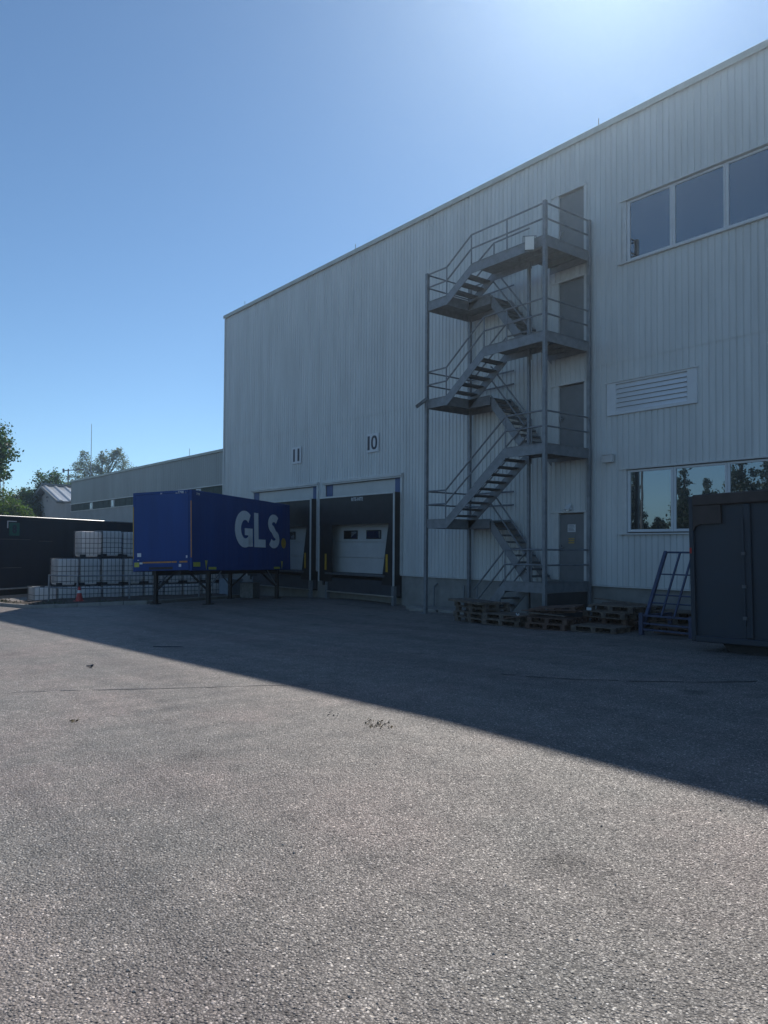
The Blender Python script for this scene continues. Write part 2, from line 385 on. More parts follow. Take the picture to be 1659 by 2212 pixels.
for a_, b_ in zip(SHADOW_SLN[:-1], SHADOW_SLN[1:]): oth.add([(*a_, -.9), (*b_, -.9), (*b_, ZT), (*a_, ZT)], [(0,3,2,1)]); oth.add([(XR, W, -.9), (XR, YB, -.9), (XR, YB, ZT), (XR, W, ZT)], [(0,1,2,3)])
oth.add([(XL-24.12, YB, -.9), (XR, YB, -.9), (XR, YB, ZT), (XL-24.12, YB, ZT)], [(0,1,2,3)])
part(oth, 'side_walls_shadow_slant', CLAD, bld)
part(MB().prism([(XL+.1, W+.2), (XR-.02, W+.2), (XR-.02, YB-.1), (XL-24, YB-.1), (XL-24, W+12.7)], ZT-.3, ZT-.1), 'roof', ROOFM, bld)  # left part added over the invented slant, for the same shadow
# dark rooms behind glass
part(MB().add([(WX0, W+2.5, 1.5), (WX1, W+2.5, 1.5), (WX1, W+2.5, 4), (WX0, W+2.5, 4)], [(0,1,2,3)]).add([(WX0, W+2.5, 8.5), (WX1, W+2.5, 8.5), (WX1, W+2.5, 11), (WX0, W+2.5, 11)], [(0,1,2,3)]), 'room_wall', PLINTH, bld)
part(MB().box(XL-.06, XR, W-.09, W+.35, ZT+.02, ZT+.12), 'roof_cap', CAP, bld)
part(MB().box(XL-.055, XR, W-.085, W-.07, ZT-.03, ZT+.02), 'cap_drip', CAP, bld)
part(MB().box(XL-.03, XL+.07, W-.035, W+.01, ZB, ZT-.02), 'corner_trim', TRIM, bld)
pl = MB(); xs = [XL, DOCKS[1][0]]; 
for a, b in ((XL, DOCKS[1][0]), (DOCKS[1][1], DOCKS[0][0]), (DOCKS[0][1], XR)): part(MB().box(a, b, W+.045, WB-.01, -.9, ZB-.01), 'plinth', PLINTH, bld)
fl = MB()
for a, b in ((XL, DOCKS[1][0]), (DOCKS[1][1], DOCKS[0][0]), (DOCKS[0][1], DOORX[0]-.15), (DOORX[1]+.15, XR)): part(MB().box(a, b, W-.03, W+.05, ZB-.035, ZB-.005), 'base_flashing', TRIM, bld)
for x in (-12.3,-23.2,-31.9): part(MB().tube((x, W+.3, ZT), (x, W+.3, ZT+.55), .012, 6), 'lightning_rod', STEEL, bld)

# personnel doors
for i, (a, b) in enumerate(doors):
    x0, x1 = DOORX
    d = part(MB().box(x0+.03, x1-.03, W+.03, W+.08, a, b-.04), 'door', DOORM, bld)
    part(MB().box(x0-.14, x0+.03, W-.028, W+.09, a-.02, b).box(x1-.03, x1+.06, W-.028, W+.09, a-.02, b), 'door_frame', TRIM, d)
    part(MB().box(x0-.22, x1+.06, W-.05, W+.09, b, b+.045), 'door_hood', TRIM, d)
    part(MB().box(x0+.08, x0+.11, W-.02, W+.03, a+.82, a+.98).box(x0+.08, x0+.2, W-.03, W-.01, a+.9, a+.925), 'handle', STEEL, d)
    part(MB().box(x0, x1, W-.01, W+.12, a-.03, a), 'sill', STEEL, d)
# window bands
def window_band(z0, z1, lower):
    part(MB().box(WX0-.09, WX1, W-.07, W+.1, z0-.035, z0), 'window_sill', TRIM, bld)
    part(MB().box(WX0-.05, WX1, W-.02, W+.10, z1, z1+.035), 'window_head', TRIM, bld)
    part(MB().box(WX0-.01, WX0+.12, W+.02, W+.12, z0, z1), 'window_reveal', TRIM, bld)
    xs = [-11.28,-10.03,-8.72,-7.42,-6.12,-4.8,-3.5,-2.2,-.9,.35,1.55]
    for i, (a, b) in enumerate(zip(xs[:-1], xs[1:])):
        f = .065 if i else .085
        y0, y1 = W+.055, W+.115
        fr = MB().box(a+.004, a+f, y0, y1, z0+.03, z1-.02).box(b-f*.8, b-.004, y0, y1, z0+.03, z1-.02).box(a+f, b-f*.8, y0, y1, z1-.07, z1-.02).box(a+f, b-f*.8, y0, y1, z0+.03, z0+.095)
        w = part(fr, 'window', FRAMEW, bld, bevel=.004)
        part(MB().box(a+f-.005, b-f*.8+.005, W+.08, W+.088, z0+.09, z1-.065), 'pane', GLASS, w)
window_band(2.03, 3.61, True); window_band(8.79, 10.36, False)
# louvred vent
v = part(MB().box(-11.81,-11.55,W-.04,W+.02,5.0,5.82).box(-9.62,-9.37,W-.04,W+.02,5.0,5.82).box(-11.55,-9.62,W-.04,W+.02,5.0,5.075).box(-11.55,-9.62,W-.04,W+.02,5.775,5.82), 'vent_frame', FRAMEW, bld, bevel=.004)
part(MB().box(-11.86,-9.33,W-.075,W-.04,5.82,5.845), 'drip_edge', TRIM, v)
for i in range(6):
    z0 = 5.075+i*.1165
    part(MB().add([(-11.549,W-.03,z0),(-9.621,W-.03,z0),(-9.621,W+.01,z0+.108),(-11.549,W+.01,z0+.108),(-11.549,W-.022,z0-.006),(-9.621,W-.022,z0-.006),(-9.621,W+.018,z0+.102),(-11.549,W+.018,z0+.102)], [(0,1,2,3),(7,6,5,4),(0,4,5,1),(3,2,6,7),(0,3,7,4),(1,5,6,2)]), 'louvre_slat', mat('louvre_white', (.78,.80,.82), .3, .3, .05, 4), v)
part(MB().box(-11.56,-9.61,W+.07,W+.08,5.06,5.79), 'vent_back', DOORM, v)
# wall patches of small fittings
tagl = single(MB().box(-11.88,-11.60,W-.13,W-.03,3.82,4.0).box(-11.89,-11.59,W-.15,W-.03,4.0,4.02), 'junction_box', TRIM, 'small grey junction box on the wall left of the lower windows', 'junction box', (-11.74,W-.08,3.82), bevel=.006)
lamp = wthing('wall_lamp', 'small white hooded lamp above the ground floor door', 'lamp', (-13.0, W-.05, 2.72))
part(MB().add([(-13.09,W-.15,2.68),(-12.92,W-.15,2.68),(-12.94,W-.02,2.83),(-13.07,W-.02,2.83),(-13.09,W-.02,2.66),(-12.92,W-.02,2.66)], [(0,1,2,3),(0,4,5,1),(0,3,4),(1,5,2),(3,2,5,4)]), 'hood', WHITE, lamp)
part(MB().lathe([(.0,0),(.045,.01),(.05,.05),(.0,.051)], 10, (-13.0,W-.09,2.62)), 'bulb_glass', LIGHTP, lamp)
# papers on the door
sg = wthing('notice_sheet', 'white paper notice taped to the ground floor door', 'notice', (-12.97, W+.02, 2.13))
part(MB().box(-13.09,-12.83,W+.022,W+.026,2.08,2.28), 'sheet', PAPER, sg)
ln = MB()
for i in range(5): ln.box(-13.07+.01*(i % 2), -12.87-.02*(i % 3), W+.0195, W+.0215, 2.11+i*.033, 2.12+i*.033)
part(ln, 'printed_lines', INK, sg)
sg = wthing('warning_sticker', 'yellow and dark striped sticker below the paper on the door', 'sticker', (-12.97, W+.02, 1.8))
part(MB().box(-13.09,-12.83,W+.022,W+.026,1.76,2.03), 'backing', DOORM, sg)
part(MB().box(-13.06,-12.87,W+.018,W+.0215,1.78,1.81).box(-13.06,-12.87,W+.018,W+.0215,1.84,1.87).box(-13.06,-12.87,W+.018,W+.0215,1.895,1.915), 'yellow_stripes', YEL, sg)
# dock number boards
def numboard(x0, x1, z0, z1, s, lab):
    t = wthing('number_sign', lab, 'sign', ((x0+x1)/2, W-.03, z0), 'dock number boards')
    part(MB().box(x0, x1, W-.035, W-.012, z0, z1), 'board', WHITE, t, bevel=.003)
    n = MB(); h = z1-z0; y0, y1 = W-.042, W-.036
    zb, zt = z0+h*.13, z1-h*.12
    if s == '11':
        w = x1-x0; n.box(x0+w*.16, x0+w*.34, y0, y1, zb, zt).box(x0+w*.64, x0+w*.84, y0, y1, zb, zt)
    else:
        w = x1-x0; n.box(x0+w*.10, x0+w*.27, y0, y1, zb, zt)
        cx, cz, rx, rz = x0+w*.65, (zb+zt)/2, w*.25, (zt-zb)/2; k = 28
        vs = [];
        for yy in (y0, y1):
            for (a, b) in ((rx, rz), (rx*.45, rz*.68)):
                vs += [(cx+a*math.copysign(abs(math.cos(q))**.85, math.cos(q)), yy, cz+b*math.copysign(abs(math.sin(q))**.85, math.sin(q))) for q in [2*math.pi*i/k for i in range(k)]]
        fs = []
        for i in range(k):
            j = (i+1) % k
            fs += [(i, j, k+j, k+i), (2*k+i, 3*k+i, 3*k+j, 2*k+j), (i, 2*k+i, 2*k+j, j), (k+i, k+j, 3*k+j, 3*k+i)]
        n.add(vs, fs)
    part(n, 'digits', INK, t)
numboard(-27.05,-26.36,5.0,5.68,'11','white board with dark number 11 above the left loading dock')
numboard(-21.97,-21.27,5.0,5.66,'10','white board with dark number 10 above the right loading dock')

# loading docks
def dock(x0, x1, first):
    YF = 16.2
    part(MB().box(x0-.1, x1+.1, W-.10, W+.02, DZ, DZ+.1).box(x0-.06, x1+.06, W-.07, W+.02, DZ-.05, DZ), 'dock_lintel', TRIM, bld, bevel=.01)
    part(MB().box(x1, x1+.09, W-.05, W+.1, .72, DZ-.0), 'dock_jamb', TRIM, bld)
    bp = [part(MB().box(a, b, W+.04, W+.10, 2.9, DZ-.06), 'blue_panel', BLUEP, bld) for a, b in ((x0, x0+.4), (x1-.38, x1))]
    part(MB().box(x0+.4, x1-.38, W+.06, W+.12, 3.3, DZ-.07), 'head_panel', DOORW, bld)
    part(MB().box(x0, x1, W+.13, W+.155, 2.9, DZ), 'head_backing', CONC, bld)
    # shelter
    sh = part(MB().box(x0+.02, x1-.02, YF-.02, YF+.03, 3.46, 3.52).box(x0, x0+.045, YF-.02, YF+.03, .34, 3.52).box(x1-.045, x1, YF-.02, YF+.03, .34, 3.52), 'dock_shelter', TRIM, bld)
    part(MB().box(x0+.05, x1-.05, YF+.0, YF+.012, 2.45, 3.455), 'head_curtain', BLACK, sh)
    part(MB().add([(x0+.046,YF+.014,.36),(x0+.9,YF+.014,.36),(x0+.9,YF+.014,3.0),(x0+.046,YF+.014,3.0)], [(0,1,2,3)]), 'side_curtain', BLACK, sh)
    part(MB().add([(x1-.70,YF+.014,.36),(x1-.046,YF+.014,.36),(x1-.046,YF+.014,3.0),(x1-.22,YF+.014,3.0)], [(0,1,2,3)]), 'side_curtain', BLACK, sh)
    part(MB().box(x0+.01, x0+.03, YF+.03, W+.05, .36, 3.5).box(x1-.03, x1-.01, YF+.03, W+.05, .36, 3.5).box(x0+.03, x1-.03, YF+.03, W+.05, 3.47, 3.49), 'shelter_side', BLACK, sh)
    part(MB().box(x0+.42, x0+.53, YF+.0, YF+.01, .78, 1.38), 'yellow_strip', YEL, sh)
    part(MB().box(x1-.45, x1-.34, YF+.0, YF+.01, .80, 1.40), 'yellow_strip', YEL, sh)
    if first: text('RITE-HITE', .17, WHITE, sh, 'printed_name', (-22.5, YF-.006, 3.29), (math.pi/2,0,0), .95, .012, .001, ORIG[bld.name])
    # door
    dx0, dx1, dy = x0+.15, x1-.15, W+.17
    d = part(MB().box(dx0, dx1, dy+.05, dy+.07, .7, 2.9), 'dock_door', DOORW, bld)
    for (a, b) in ((.70,1.25),(1.26,1.82),(1.83,2.38),(2.39,2.9)): part(MB().box(dx0, dx1, dy, dy+.045, a, b-.004), 'door_panel', DOORW, d, bevel=.006)
    for a in (x0+1.0, x0+2.4):
        w = part(MB().box(a, a+.88, dy-.02, dy, 1.93, 2.25), 'door_window', PLAST, d, bevel=.01)
        part(MB().box(a+.05, a+.83, dy-.026, dy-.021, 1.97, 2.21), 'pane', GLASS, w)
    part(MB().box(x0+.02, x1-.02, W+.0, W+.3, -.06, .62), 'dock_pit_face', CHASS, bld)
    part(MB().box(x0+.5, x1-.5, YF-.05, W+.3, .62, .69), 'leveller_plate', STEELD, bld)
    part(MB().box(x0+.6, x1-.02, YF-.02, YF+.02, -.03, .005), 'leveller_lip', ALU, bld)
    part(MB().box(x0+.5, x1-.02, YF+.03, W, .0, .5), 'leveller_front', mat('leveller_dark_sheet', (.045,.055,.07), .5, 0, .3, 3), bld)
    for xx in (x0+.46, x1-.13): part(MB().box(xx, xx+.13, YF, YF+.12, -.6, .33), 'dock_post', STEEL, bld)
    for xx in (x0+.2, x1-.35): part(MB().box(xx, xx+.12, YF+.05, YF+.25, .2, .6), 'bumper', PLAST, bld, bevel=.01)
    part(MB().box(x0, x1, W+.3, W+.32, -.9, .7), 'pit_back', CHASS, bld)
dock(*DOCKS[0], True); dock(*DOCKS[1], False)

# ------------------------------------------------------------------ low building to the left
lb = wthing('low_warehouse', 'long lower grey hall with a green translucent strip left of the warehouse', 'building', (-45, W, -.9))
WL = W+.05; LX0, LX1, LZ = -57.5, XL, 6.15
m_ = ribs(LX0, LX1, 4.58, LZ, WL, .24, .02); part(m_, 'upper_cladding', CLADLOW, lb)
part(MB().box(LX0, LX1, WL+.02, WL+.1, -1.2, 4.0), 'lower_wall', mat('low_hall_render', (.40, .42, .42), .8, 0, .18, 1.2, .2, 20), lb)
part(MB().box(LX0, LX1, WL-.03, WL+.06, 4.53, 4.58), 'flashing', TRIM, lb)
part(MB().box(LX0, LX1, WL-.03, WL+.06, 4.0, 4.04), 'flashing', TRIM, lb)
x = LX0; i = 0
for xx in np.arange(LX0, LX1-.1, 1.0):
    part(MB().box(xx+.01, min(xx+.985, LX1), WL+.03, WL+.06, 4.045, 4.525), 'strip_panel', STRIP, lb)
for xx in (-53.2,-49.0,-44.8,-40.6,-36.4):
    w = part(MB().box(xx, xx+.55, WL-.0, WL+.03, 4.06, 4.5), 'window', FRAMEW, lb); part(MB().box(xx+.17, xx+.38, WL-.005, WL-.001, 4.13, 4.43), 'pane', GLASS, w)
part(MB().box(LX0-.05, LX1, WL-.08, WL+.3, LZ-.02, LZ+.1), 'roof_cap', CAP, lb)
part(MB().box(LX0, LX1-.02, WL+.3, 44, LZ-.25, LZ-.1), 'roof', ROOFM, lb)
part(MB().box(LX0-.01, LX0+.1, WL+.03, 44, -1.2, LZ-.03), 'end_wall', CLADLOW, lb)
part(MB().tube((LX0-.4, WL-.1, 6.1), (LX0-.4, WL-.1, 7.15), .05, 6).tube((LX0-1.6, WL-.1, 7.1), (LX0+2.0, WL+.5, 7.0), .04, 6).box(LX0-1.7,LX0-1.55,WL-.15,WL-.05,6.95,7.25), 'roof_pipe', STEEL, lb)
m = single(MB().tube((-41.4,18.4,6.05), (-41.4,18.4,7.2), .012, 5), 'lightning_rod', STEEL, 'thin rod on the low hall roof in front of the sparse tree', 'lightning rod', (-41.4,18.4,6.05))

# ------------------------------------------------------------------ house with gable
hs = wthing('gabled_house', 'pale rendered house with gable and ribbed metal roof at far left', 'house', (-67.4, 18, -1))
YG = 17.5; Ld = 14
gv = [(-71.6,-1),(-58.0,-1),(-58.0,4.7),(-63.3,4.9),(-63.3,5.0),(-67.37,6.2),(-71.6,4.85)]
part(MB().add([(x, YG, z) for x, z in gv]+[(x, YG+.3, z) for x, z in gv], [(0,1,2,3,4,5,6)[::1], tuple(range(7,14))[::-1]]), 'wall', HOUSEW, hs)
def slope(xa, za, xb, zb, y0, y1, n, parent, name, m):
    """ribbed roof slope from the eave a to the ridge b"""
    q = MB(); N_ = n
    for i in range(N_+1):
        y = y0+(y1-y0)*i/N_
    st = (y1-y0)/n
    part(MB().add([(xa,y0,za),(xa,y1,za),(xb,y1,zb),(xb,y0,zb),(xa,y0,za-.08),(xa,y1,za-.08),(xb,y1,zb-.08),(xb,y0,zb-.08)], [(0,1,2,3),(7,6,5,4),(0,4,5,1),(1,5,6,2),(2,6,7,3),(3,7,4,0)]), name, m, parent)
    for i in range(n):
        y = y0+st*(i+.1); dz = .09
        q.add([(xa,y,za),(xa,y+st*.15,za+dz),(xa,y+st*.35,za+dz),(xa,y+st*.5,za),(xb,y,zb),(xb,y+st*.15,zb+dz),(xb,y+st*.35,zb+dz),(xb,y+st*.5,zb)], [(0,4,5,1),(1,5,6,2),(2,6,7,3),(0,1,2,3),(7,6,5,4)])
    part(q, 'roof_ribs', m, parent)
slope(-62.7, 5.05, -67.37, 6.5, YG-.5, YG+Ld, 18, hs, 'roof', HROOF)
slope(-73.1, 4.75, -67.37, 6.5, YG-.5, YG+Ld, 18, hs, 'roof', HROOF)
part(MB().beam((-73.2,YG-.52,4.68), (-67.37,YG-.52,6.42), .06, .22).beam((-62.6,YG-.52,4.98), (-67.37,YG-.52,6.42), .06, .22), 'barge_board', FASC, hs)
part(MB().tube((-67.37,YG-.5,6.6), (-67.37,YG+Ld,6.6), .14, 6), 'ridge_cap', FASC, hs)
part(MB().box(-67.6,-67.45,YG-.03,YG-.01,5.5,5.65).box(-67.2,-67.05,YG-.03,YG-.01,5.5,5.65).box(-67.4,-67.25,YG-.03,YG-.01,5.8,5.95).box(-67.4,-67.25,YG-.03,YG-.01,5.2,5.35), 'vent_holes', INK, hs)
part(MB().box(-71.6,-63.4,YG+.3,YG+Ld-.5,-1,4.6), 'house_body', HOUSEW, hs)
part(MB().tube((-62.6,YG-.5,4.95), (-62.6,YG+4,4.95), .1, 6), 'gutter', FASC, hs)

# ------------------------------------------------------------------ fire escape stair
YF, YM, YW = 14.65, 15.53, 16.38
XA, XLD, XP, XE = -16.66, -15.84, -13.58, -12.30
st = wthing('fire_escape_stair', 'grey steel fire escape stair zigzagging up to four doors', 'staircase', (-14.5, 15.5, -.15))
def post(x, y, z1, z0=None, w=.095):
    z0 = gnd(x, y)-.02 if z0 is None else z0
    o = part(MB().box(x-w/2, x+w/2, y-w/2, y+w/2, z0, z1), 'post', STEEL, st, bevel=.006)
    part(MB().box(x-.13, x+.13, y-.13, y+.13, z0+.015, z0+.035), 'base_plate', STEEL, o)
post(XA, YF, 9.58); post(XE, YF, 10.2); post(XE, YW, 10.17); post(XA, YW, 9.55); post(XP, YM, 9.1, w=.08)
PLT = [.81, 4.22, 6.99, 9.35]; LND = [2.45, 5.90, 8.74]; FH = .26
TH = .012
def edge(p, q, z, parent, name='edge_beam'):
    part(MB().beam((p[0],p[1],z-FH/2), (q[0],q[1],z-FH/2), .02, FH).beam((p[0],p[1],z-.008), (q[0],q[1],z-.008), .06, .016), name, STEEL, parent)
front_x = [-13.60, -13.60, -14.37, -14.86]   # where the front flight meets each platform
for i, z in enumerate(PLT):
    fx = front_x[i]
    pf = part(MB().box(XP, XE-.01, YF+.01, YW-.0, z-.085, z-.05).box(XP, XE-.01, YW, W-.03, z-.085, z-.05), 'platform', STEELD, st)
    if fx < XP-.1: part(MB().box(fx, XP, YF+.01, YM, z-.085, z-.05), 'platform_extension', STEELD, pf)
    edge((fx, YF), (XE, YF), z, pf); edge((XE, YF), (XE, YW), z, pf)
    edge((fx, YM), (XP, YM), z, pf); edge((XP, YM), (XP, YM+.1), z, pf); edge((XP, YW), (XE, YW), z, pf)
    for yy in (YF+.45, YF+.95, YF+1.4): part(MB().box(XP+.02, XE-.02, yy, yy+.05, z-.2, z-.086), 'joist', STEELD, pf)
for z in LND:
    pf = part(MB().box(XA+.01, XLD, YF+.01, YW, z-.085, z-.05), 'landing', STEELD, st)
    part(MB().box(XLD, XLD+.85, YM+.02, YW, z-.085, z-.05), 'landing_extension', STEELD, pf)
    edge((XA, YF), (XLD, YF), z, pf); edge((XA, YF), (XA, YW), z, pf); edge((XA, YW), (XLD+.85, YW), z, pf); edge((XLD, YF+.05), (XLD, YM), z, pf)
    edge((XLD, YM), (XLD+.85, YM), z, pf)
RR = .023
def flight(x0, z0, x1, z1, y0, y1, n, inner=True, outer=True):
    """stringers and treads between (x0,z0) and (x1,z1)"""
    ang = math.atan2(abs(z1-z0), abs(x1-x0)); hh = FH*.9/math.cos(ang)
    for y in (y0, y1):
        part(MB().add([(x0,y-.01,z0-hh),(x1,y-.01,z1-hh),(x1,y-.01,z1),(x0,y-.01,z0),(x0,y+.01,z0-hh),(x1,y+.01,z1-hh),(x1,y+.01,z1),(x0,y+.01,z0)], [(0,1,2,3),(7,6,5,4),(0,4,5,1),(1,5,6,2),(2,6,7,3),(3,7,4,0)]), 'stringer', STEEL, st)
    sgn = 1 if x1 > x0 else -1
    for k in range(1, n):
        x = x0+(x1-x0)*k/n; z = z0+(z1-z0)*k/n-.07
        t = part(MB().box(x-.12, x+.12, y0+.012, y1-.012, z-.03, z).box(x-.12 if sgn > 0 else x+.105, x-.105 if sgn > 0 else x+.12, y0+.012, y1-.012, z-.05, z-.03), 'tread', STEELD, st)
def rail(pts, name='handrail'): part(MB().path(pts, RR, 8), name, STEEL, st)
def baluster(x, y, z0, z1): part(MB().tube((x,y,z0), (x,y,z1), .020, 6), 'baluster', STEEL, st)
RH, RM = .80, .42
# front flights: ground->P0, L0->P1, L1->P2, L2->P3
g0x = -14.62
ff = [(g0x, gnd(g0x, YF)+.02, front_x[0], PLT[0], 5)] + [(XLD, LND[i], front_x[i+1], PLT[i+1], n) for i, n in ((0,10),(1,6),(2,4))]
for i, (xa, za, xb, zb, n) in enumerate(ff):
    flight(xa, za, xb, zb, YF, YM, n)
    for (dz) in (RH, RM):
        r0 = [(XA, YF, LND[i-1]+dz), (xa, YF, za+dz)] if i else [(xa-.12, YF, za+dz-.1), (xa, YF, za+dz)]
        rail(r0+[(xb, YF, zb+dz), (XE, YF, zb+dz)])
        rail([(xa+(.25 if i else 0), YM, za+dz+(.2 if i else 0)), (xb, YM, zb+dz)]+([(XP, YM, zb+dz)] if xb < XP-.2 else []))
    if i: baluster(xa, YF, za-.1, za+RH)
    baluster(xb, YF, zb-.1, zb+RH); baluster(xb, YM, zb-.1, zb+RH)
    if i == 0: baluster(xa+.03, YF, za-.0, za+RH); baluster(xa+.03, YM, za, za+RH)
    if i >= 2: baluster(-13.56, YF, zb-.1, zb+RH)
# back flights: P0->L0, P1->L1, P2->L2
for i in range(3):
    xa, za, xb, zb = XP+.05, PLT[i], XLD+.85, LND[i]
    if i == 2: za = PLT[i]
    flight(xa, za, xb, zb, YM+.05, YW, 9 if i != 3 else 9)
    for dz in (RH, RM):
        rail([(xa, YM+.05, za+dz), (xb, YM+.05, zb+dz), (xb-.02, YM+.05, zb+dz)]); rail([(xb+.1, YW, zb+dz), (XA, YW, zb+dz)])
    baluster(xa, YM+.05, za-.1, za+RH)
for z in LND:
    for dz in (RH, RM): rail([(XA, YF, z+dz), (XA, YW, z+dz)])
for z in PLT:
    for dz in (RH, RM): rail([(XE, YF, z+dz), (XE, YW, z+dz)])
part(MB().box(XE-.015, XE+.0, YF+.06, YW-.06, gnd(XE,YF)-.02, PLT[0]-FH-.01), 'side_panel', mat('stair_dark_panel', (.06, .065, .07), .6, .2, .3, 3), st)
# floodlights clamped to the stair
def flood(loc, rz, tilt, lab):
    t = thing('floodlight', lab, 'floodlight', loc, 0, 'floodlights on the fire escape', rot=(tilt, 0, rz))
    MB().box(-.12,.12,-.05,.05,-.17,.17).build('housing', STEELD, t, org=(0,0,0), bevel=.01)
    MB().box(-.11,.11,-.062,-.051,-.155,.155).build('lens', LIGHTP, t, org=(0,0,0))
    MB().box(-.17,-.15,-.02,.02,-.02,.16).box(.15,.17,-.02,.02,-.02,.16).box(-.17,.17,-.02,.02,.16,.18).build('bracket', STEEL, t, org=(0,0,0))
flood((-12.66, YF-.16, 9.2), .75, .22, 'pale floodlight on the top platform of the fire escape')
flood((XA-.12, YF-.1, 5.82), -.5, -.9, 'floodlight on the left corner of the middle landing')

# ------------------------------------------------------------------ blue swap body container
CO = (-22.83, 10.28, .86); CR = (-.035, .02, math.radians(121.3)); CLn, CWd, CHt = 6.7, 2.25, 2.57
ct = thing('swap_body_container', 'blue swap body container with large white letters on legs', 'container', CO, rot=CR)
def cp(mb, name, m, par=None, **k): return mb.build(name, m, par or ct, org=(0,0,0), **k)
def xribs(x0, x1, z0, z1, y, per, dep, sgn):
    q = MB(); x = x0; xs = []
    while x < x1-1e-4:
        for a, d in ((0,0),(.88,0),(.91,1),(.97,1)):
            if x+a*per < x1: xs.append((x+a*per, d))
        x += per
    xs.append((x1, 0))
    for xx, d in xs: q.v += [(xx, y+sgn*dep*d, z0), (xx, y+sgn*dep*d, z1)]
    q.f = [(2*i, 2*i+2, 2*i+3, 2*i+1) for i in range(len(xs)-1)]
    return q
body = cp(MB().box(.03, CLn-.03, .03, CWd-.03, .05, CHt-.03), 'body', CBLUE)
cp(xribs(.1, CLn-.1, .12, CHt-.1, 0.0, .33, .006, 1), 'side_panel', CBLUE)
cp(xribs(.1, CLn-.1, .12, CHt-.1, CWd, .33, .006, -1), 'side_panel', CBLUE)
for bx_ in ((0,.1,-.004,.1),(0,.1,CWd-.1,CWd+.004),(CLn-.1,CLn,-.004,.1),(CLn-.1,CLn,CWd-.1,CWd+.004)): cp(MB().box(*bx_,0,CHt), 'corner_post', CBLUE, bevel=.012)
pass
cp(MB().box(.1,CLn-.1,-.006,.09,0,.12).box(.1,CLn-.1,CWd-.09,CWd+.006,0,.12), 'bottom_rail', CBLUE, bevel=.01)
cp(MB().box(.1,CLn-.1,-.005,.08,CHt-.1,CHt).box(.1,CLn-.1,CWd-.08,CWd+.005,CHt-.1,CHt), 'top_rail', CBLUE, bevel=.01)
dr = cp(MB().box(-.012,.02,.10,CWd-.10,.325,CHt-.088), 'end_wall', CBLUE, bevel=.006)
cp(MB().box(-.02,.05,.1,CWd-.1,CHt-.085,CHt), 'header', CBLUE, bevel=.008)
cp(MB().box(-.02,.05,.1,CWd-.1,.02,.32), 'tail_bumper', CBLUE, bevel=.008)
cp(MB().box(-.03,-.021,.7,1.6,.06,.14), 'bumper_plate', CHASS)
cp(MB().box(-.006,-.001,.0,.035,.42,CHt-.35), 'edge_tape', ORG); cp(MB().box(-.006,-.001,CWd-.035,CWd,.42,CHt-.45), 'edge_tape', YEL)
for a, b in ((.15,.44),(.55,.73),(.75,1.86)): cp(MB().box(-.0255,-.0205,a,b,.265,.315), 'orange_tape', ORG)
for (a, b, c, d, m__) in ((1.92,2.07,.48,.60,WHITE),(1.99,2.18,.15,.30,YELR),(1.86,1.98,.24,.30,WHITE),(.38,.47,.13,.22,WHITE),(.155,.205,.41,.49,WHITE),(2.0,2.06,.36,.385,WHITE)):
    cp(MB().box(-.0262,-.0212,a,b,c,d) if d < .33 else MB().box(-.0185,-.0135,a,b,c,d), 'label_plate', m__)
# markings: local end face looks towards -x; y runs to the viewer's left
ER = (math.pi/2, 0, -math.pi/2)
def ctext(s, size, loc, rot, m, name, **k): return text(s, size, m, ct, name, loc, rot, **k)
ctext('7798', .115, (-.022, .50, CHt-.105), ER, WHITE, 'unit_number', off=.012, xs=.95)
ctext('UK', .055, (-.022, .585, CHt-.105), ER, WHITE, 'unit_prefix', off=.01)
ctext('5', .06, (-.022, .215, CHt-.105), ER, WHITE, 'unit_suffix', off=.01)
ctext('64', .07, (-.022, 1.165, CHt-.095), ER, WHITE, 'length_code', off=.012)
SR = (math.pi/2, 0, 0)
ctext('7798', .10, (.25, -.009, CHt-.15), SR, WHITE, 'unit_number', off=.012, xs=1.0)
# big letters as shaped plates
def extr(poly_rings, y0, y1, fs2):
    n = len(poly_rings); return MB().add([(x,y0,z) for x,z in poly_rings]+[(x,y1,z) for x,z in poly_rings], [tuple(f) for f in fs2]+[tuple(n+i for i in f[::-1]) for f in fs2])
def arc(cx, cz, rx, rz, a0, a1, n): return [(cx+rx*math.cos(a0+(a1-a0)*i/n), cz+rz*math.sin(a0+(a1-a0)*i/n)) for i in range(n+1)]
def ribbon(outer, inner):
    n = len(outer); q = MB(); y0, y1 = -.014, -.008
    q.v = [(x,y0,z) for x,z in outer]+[(x,y0,z) for x,z in inner]+[(x,y1,z) for x,z in outer]+[(x,y1,z) for x,z in inner]
    for i in range(n-1):
        q.f += [(i, i+1, n+i+1, n+i), (i, 2*n+i, 2*n+i+1, i+1), (n+i, n+i+1, 3*n+i+1, 3*n+i)]
    q.f += [(0, n, 3*n, 2*n), (n-1, 3*n-1, 4*n-1, 2*n-1)]
    return q
zb, zt = .82, 2.09; zc = (zb+zt)/2; R = math.radians
G = ribbon(arc(3.22, zc, .66, .655, R(52), R(322), 30), arc(3.26, zc, .30, .33, R(46), R(326), 30))
G.box(3.46,3.76,-.014,-.008,.84,1.49).box(3.22,3.46,-.014,-.008,1.24,1.49)
cp(G, 'letter', LETTER)
cp(MB().box(3.88,4.18,-.014,-.008,.83,2.08).box(4.18,4.70,-.014,-.008,.83,1.12), 'letter', LETTER)
def sspine():
    pts = []
    pts += [(5.36+.30*math.cos(a), 1.74+.22*math.sin(a)) for a in np.linspace(R(35), R(250), 16)]
    pts += [(5.34+.30*math.cos(a), 1.16+.20*math.sin(a)) for a in np.linspace(R(70), R(-150), 16)]
    return pts
sp = sspine(); o_, i_ = [], []
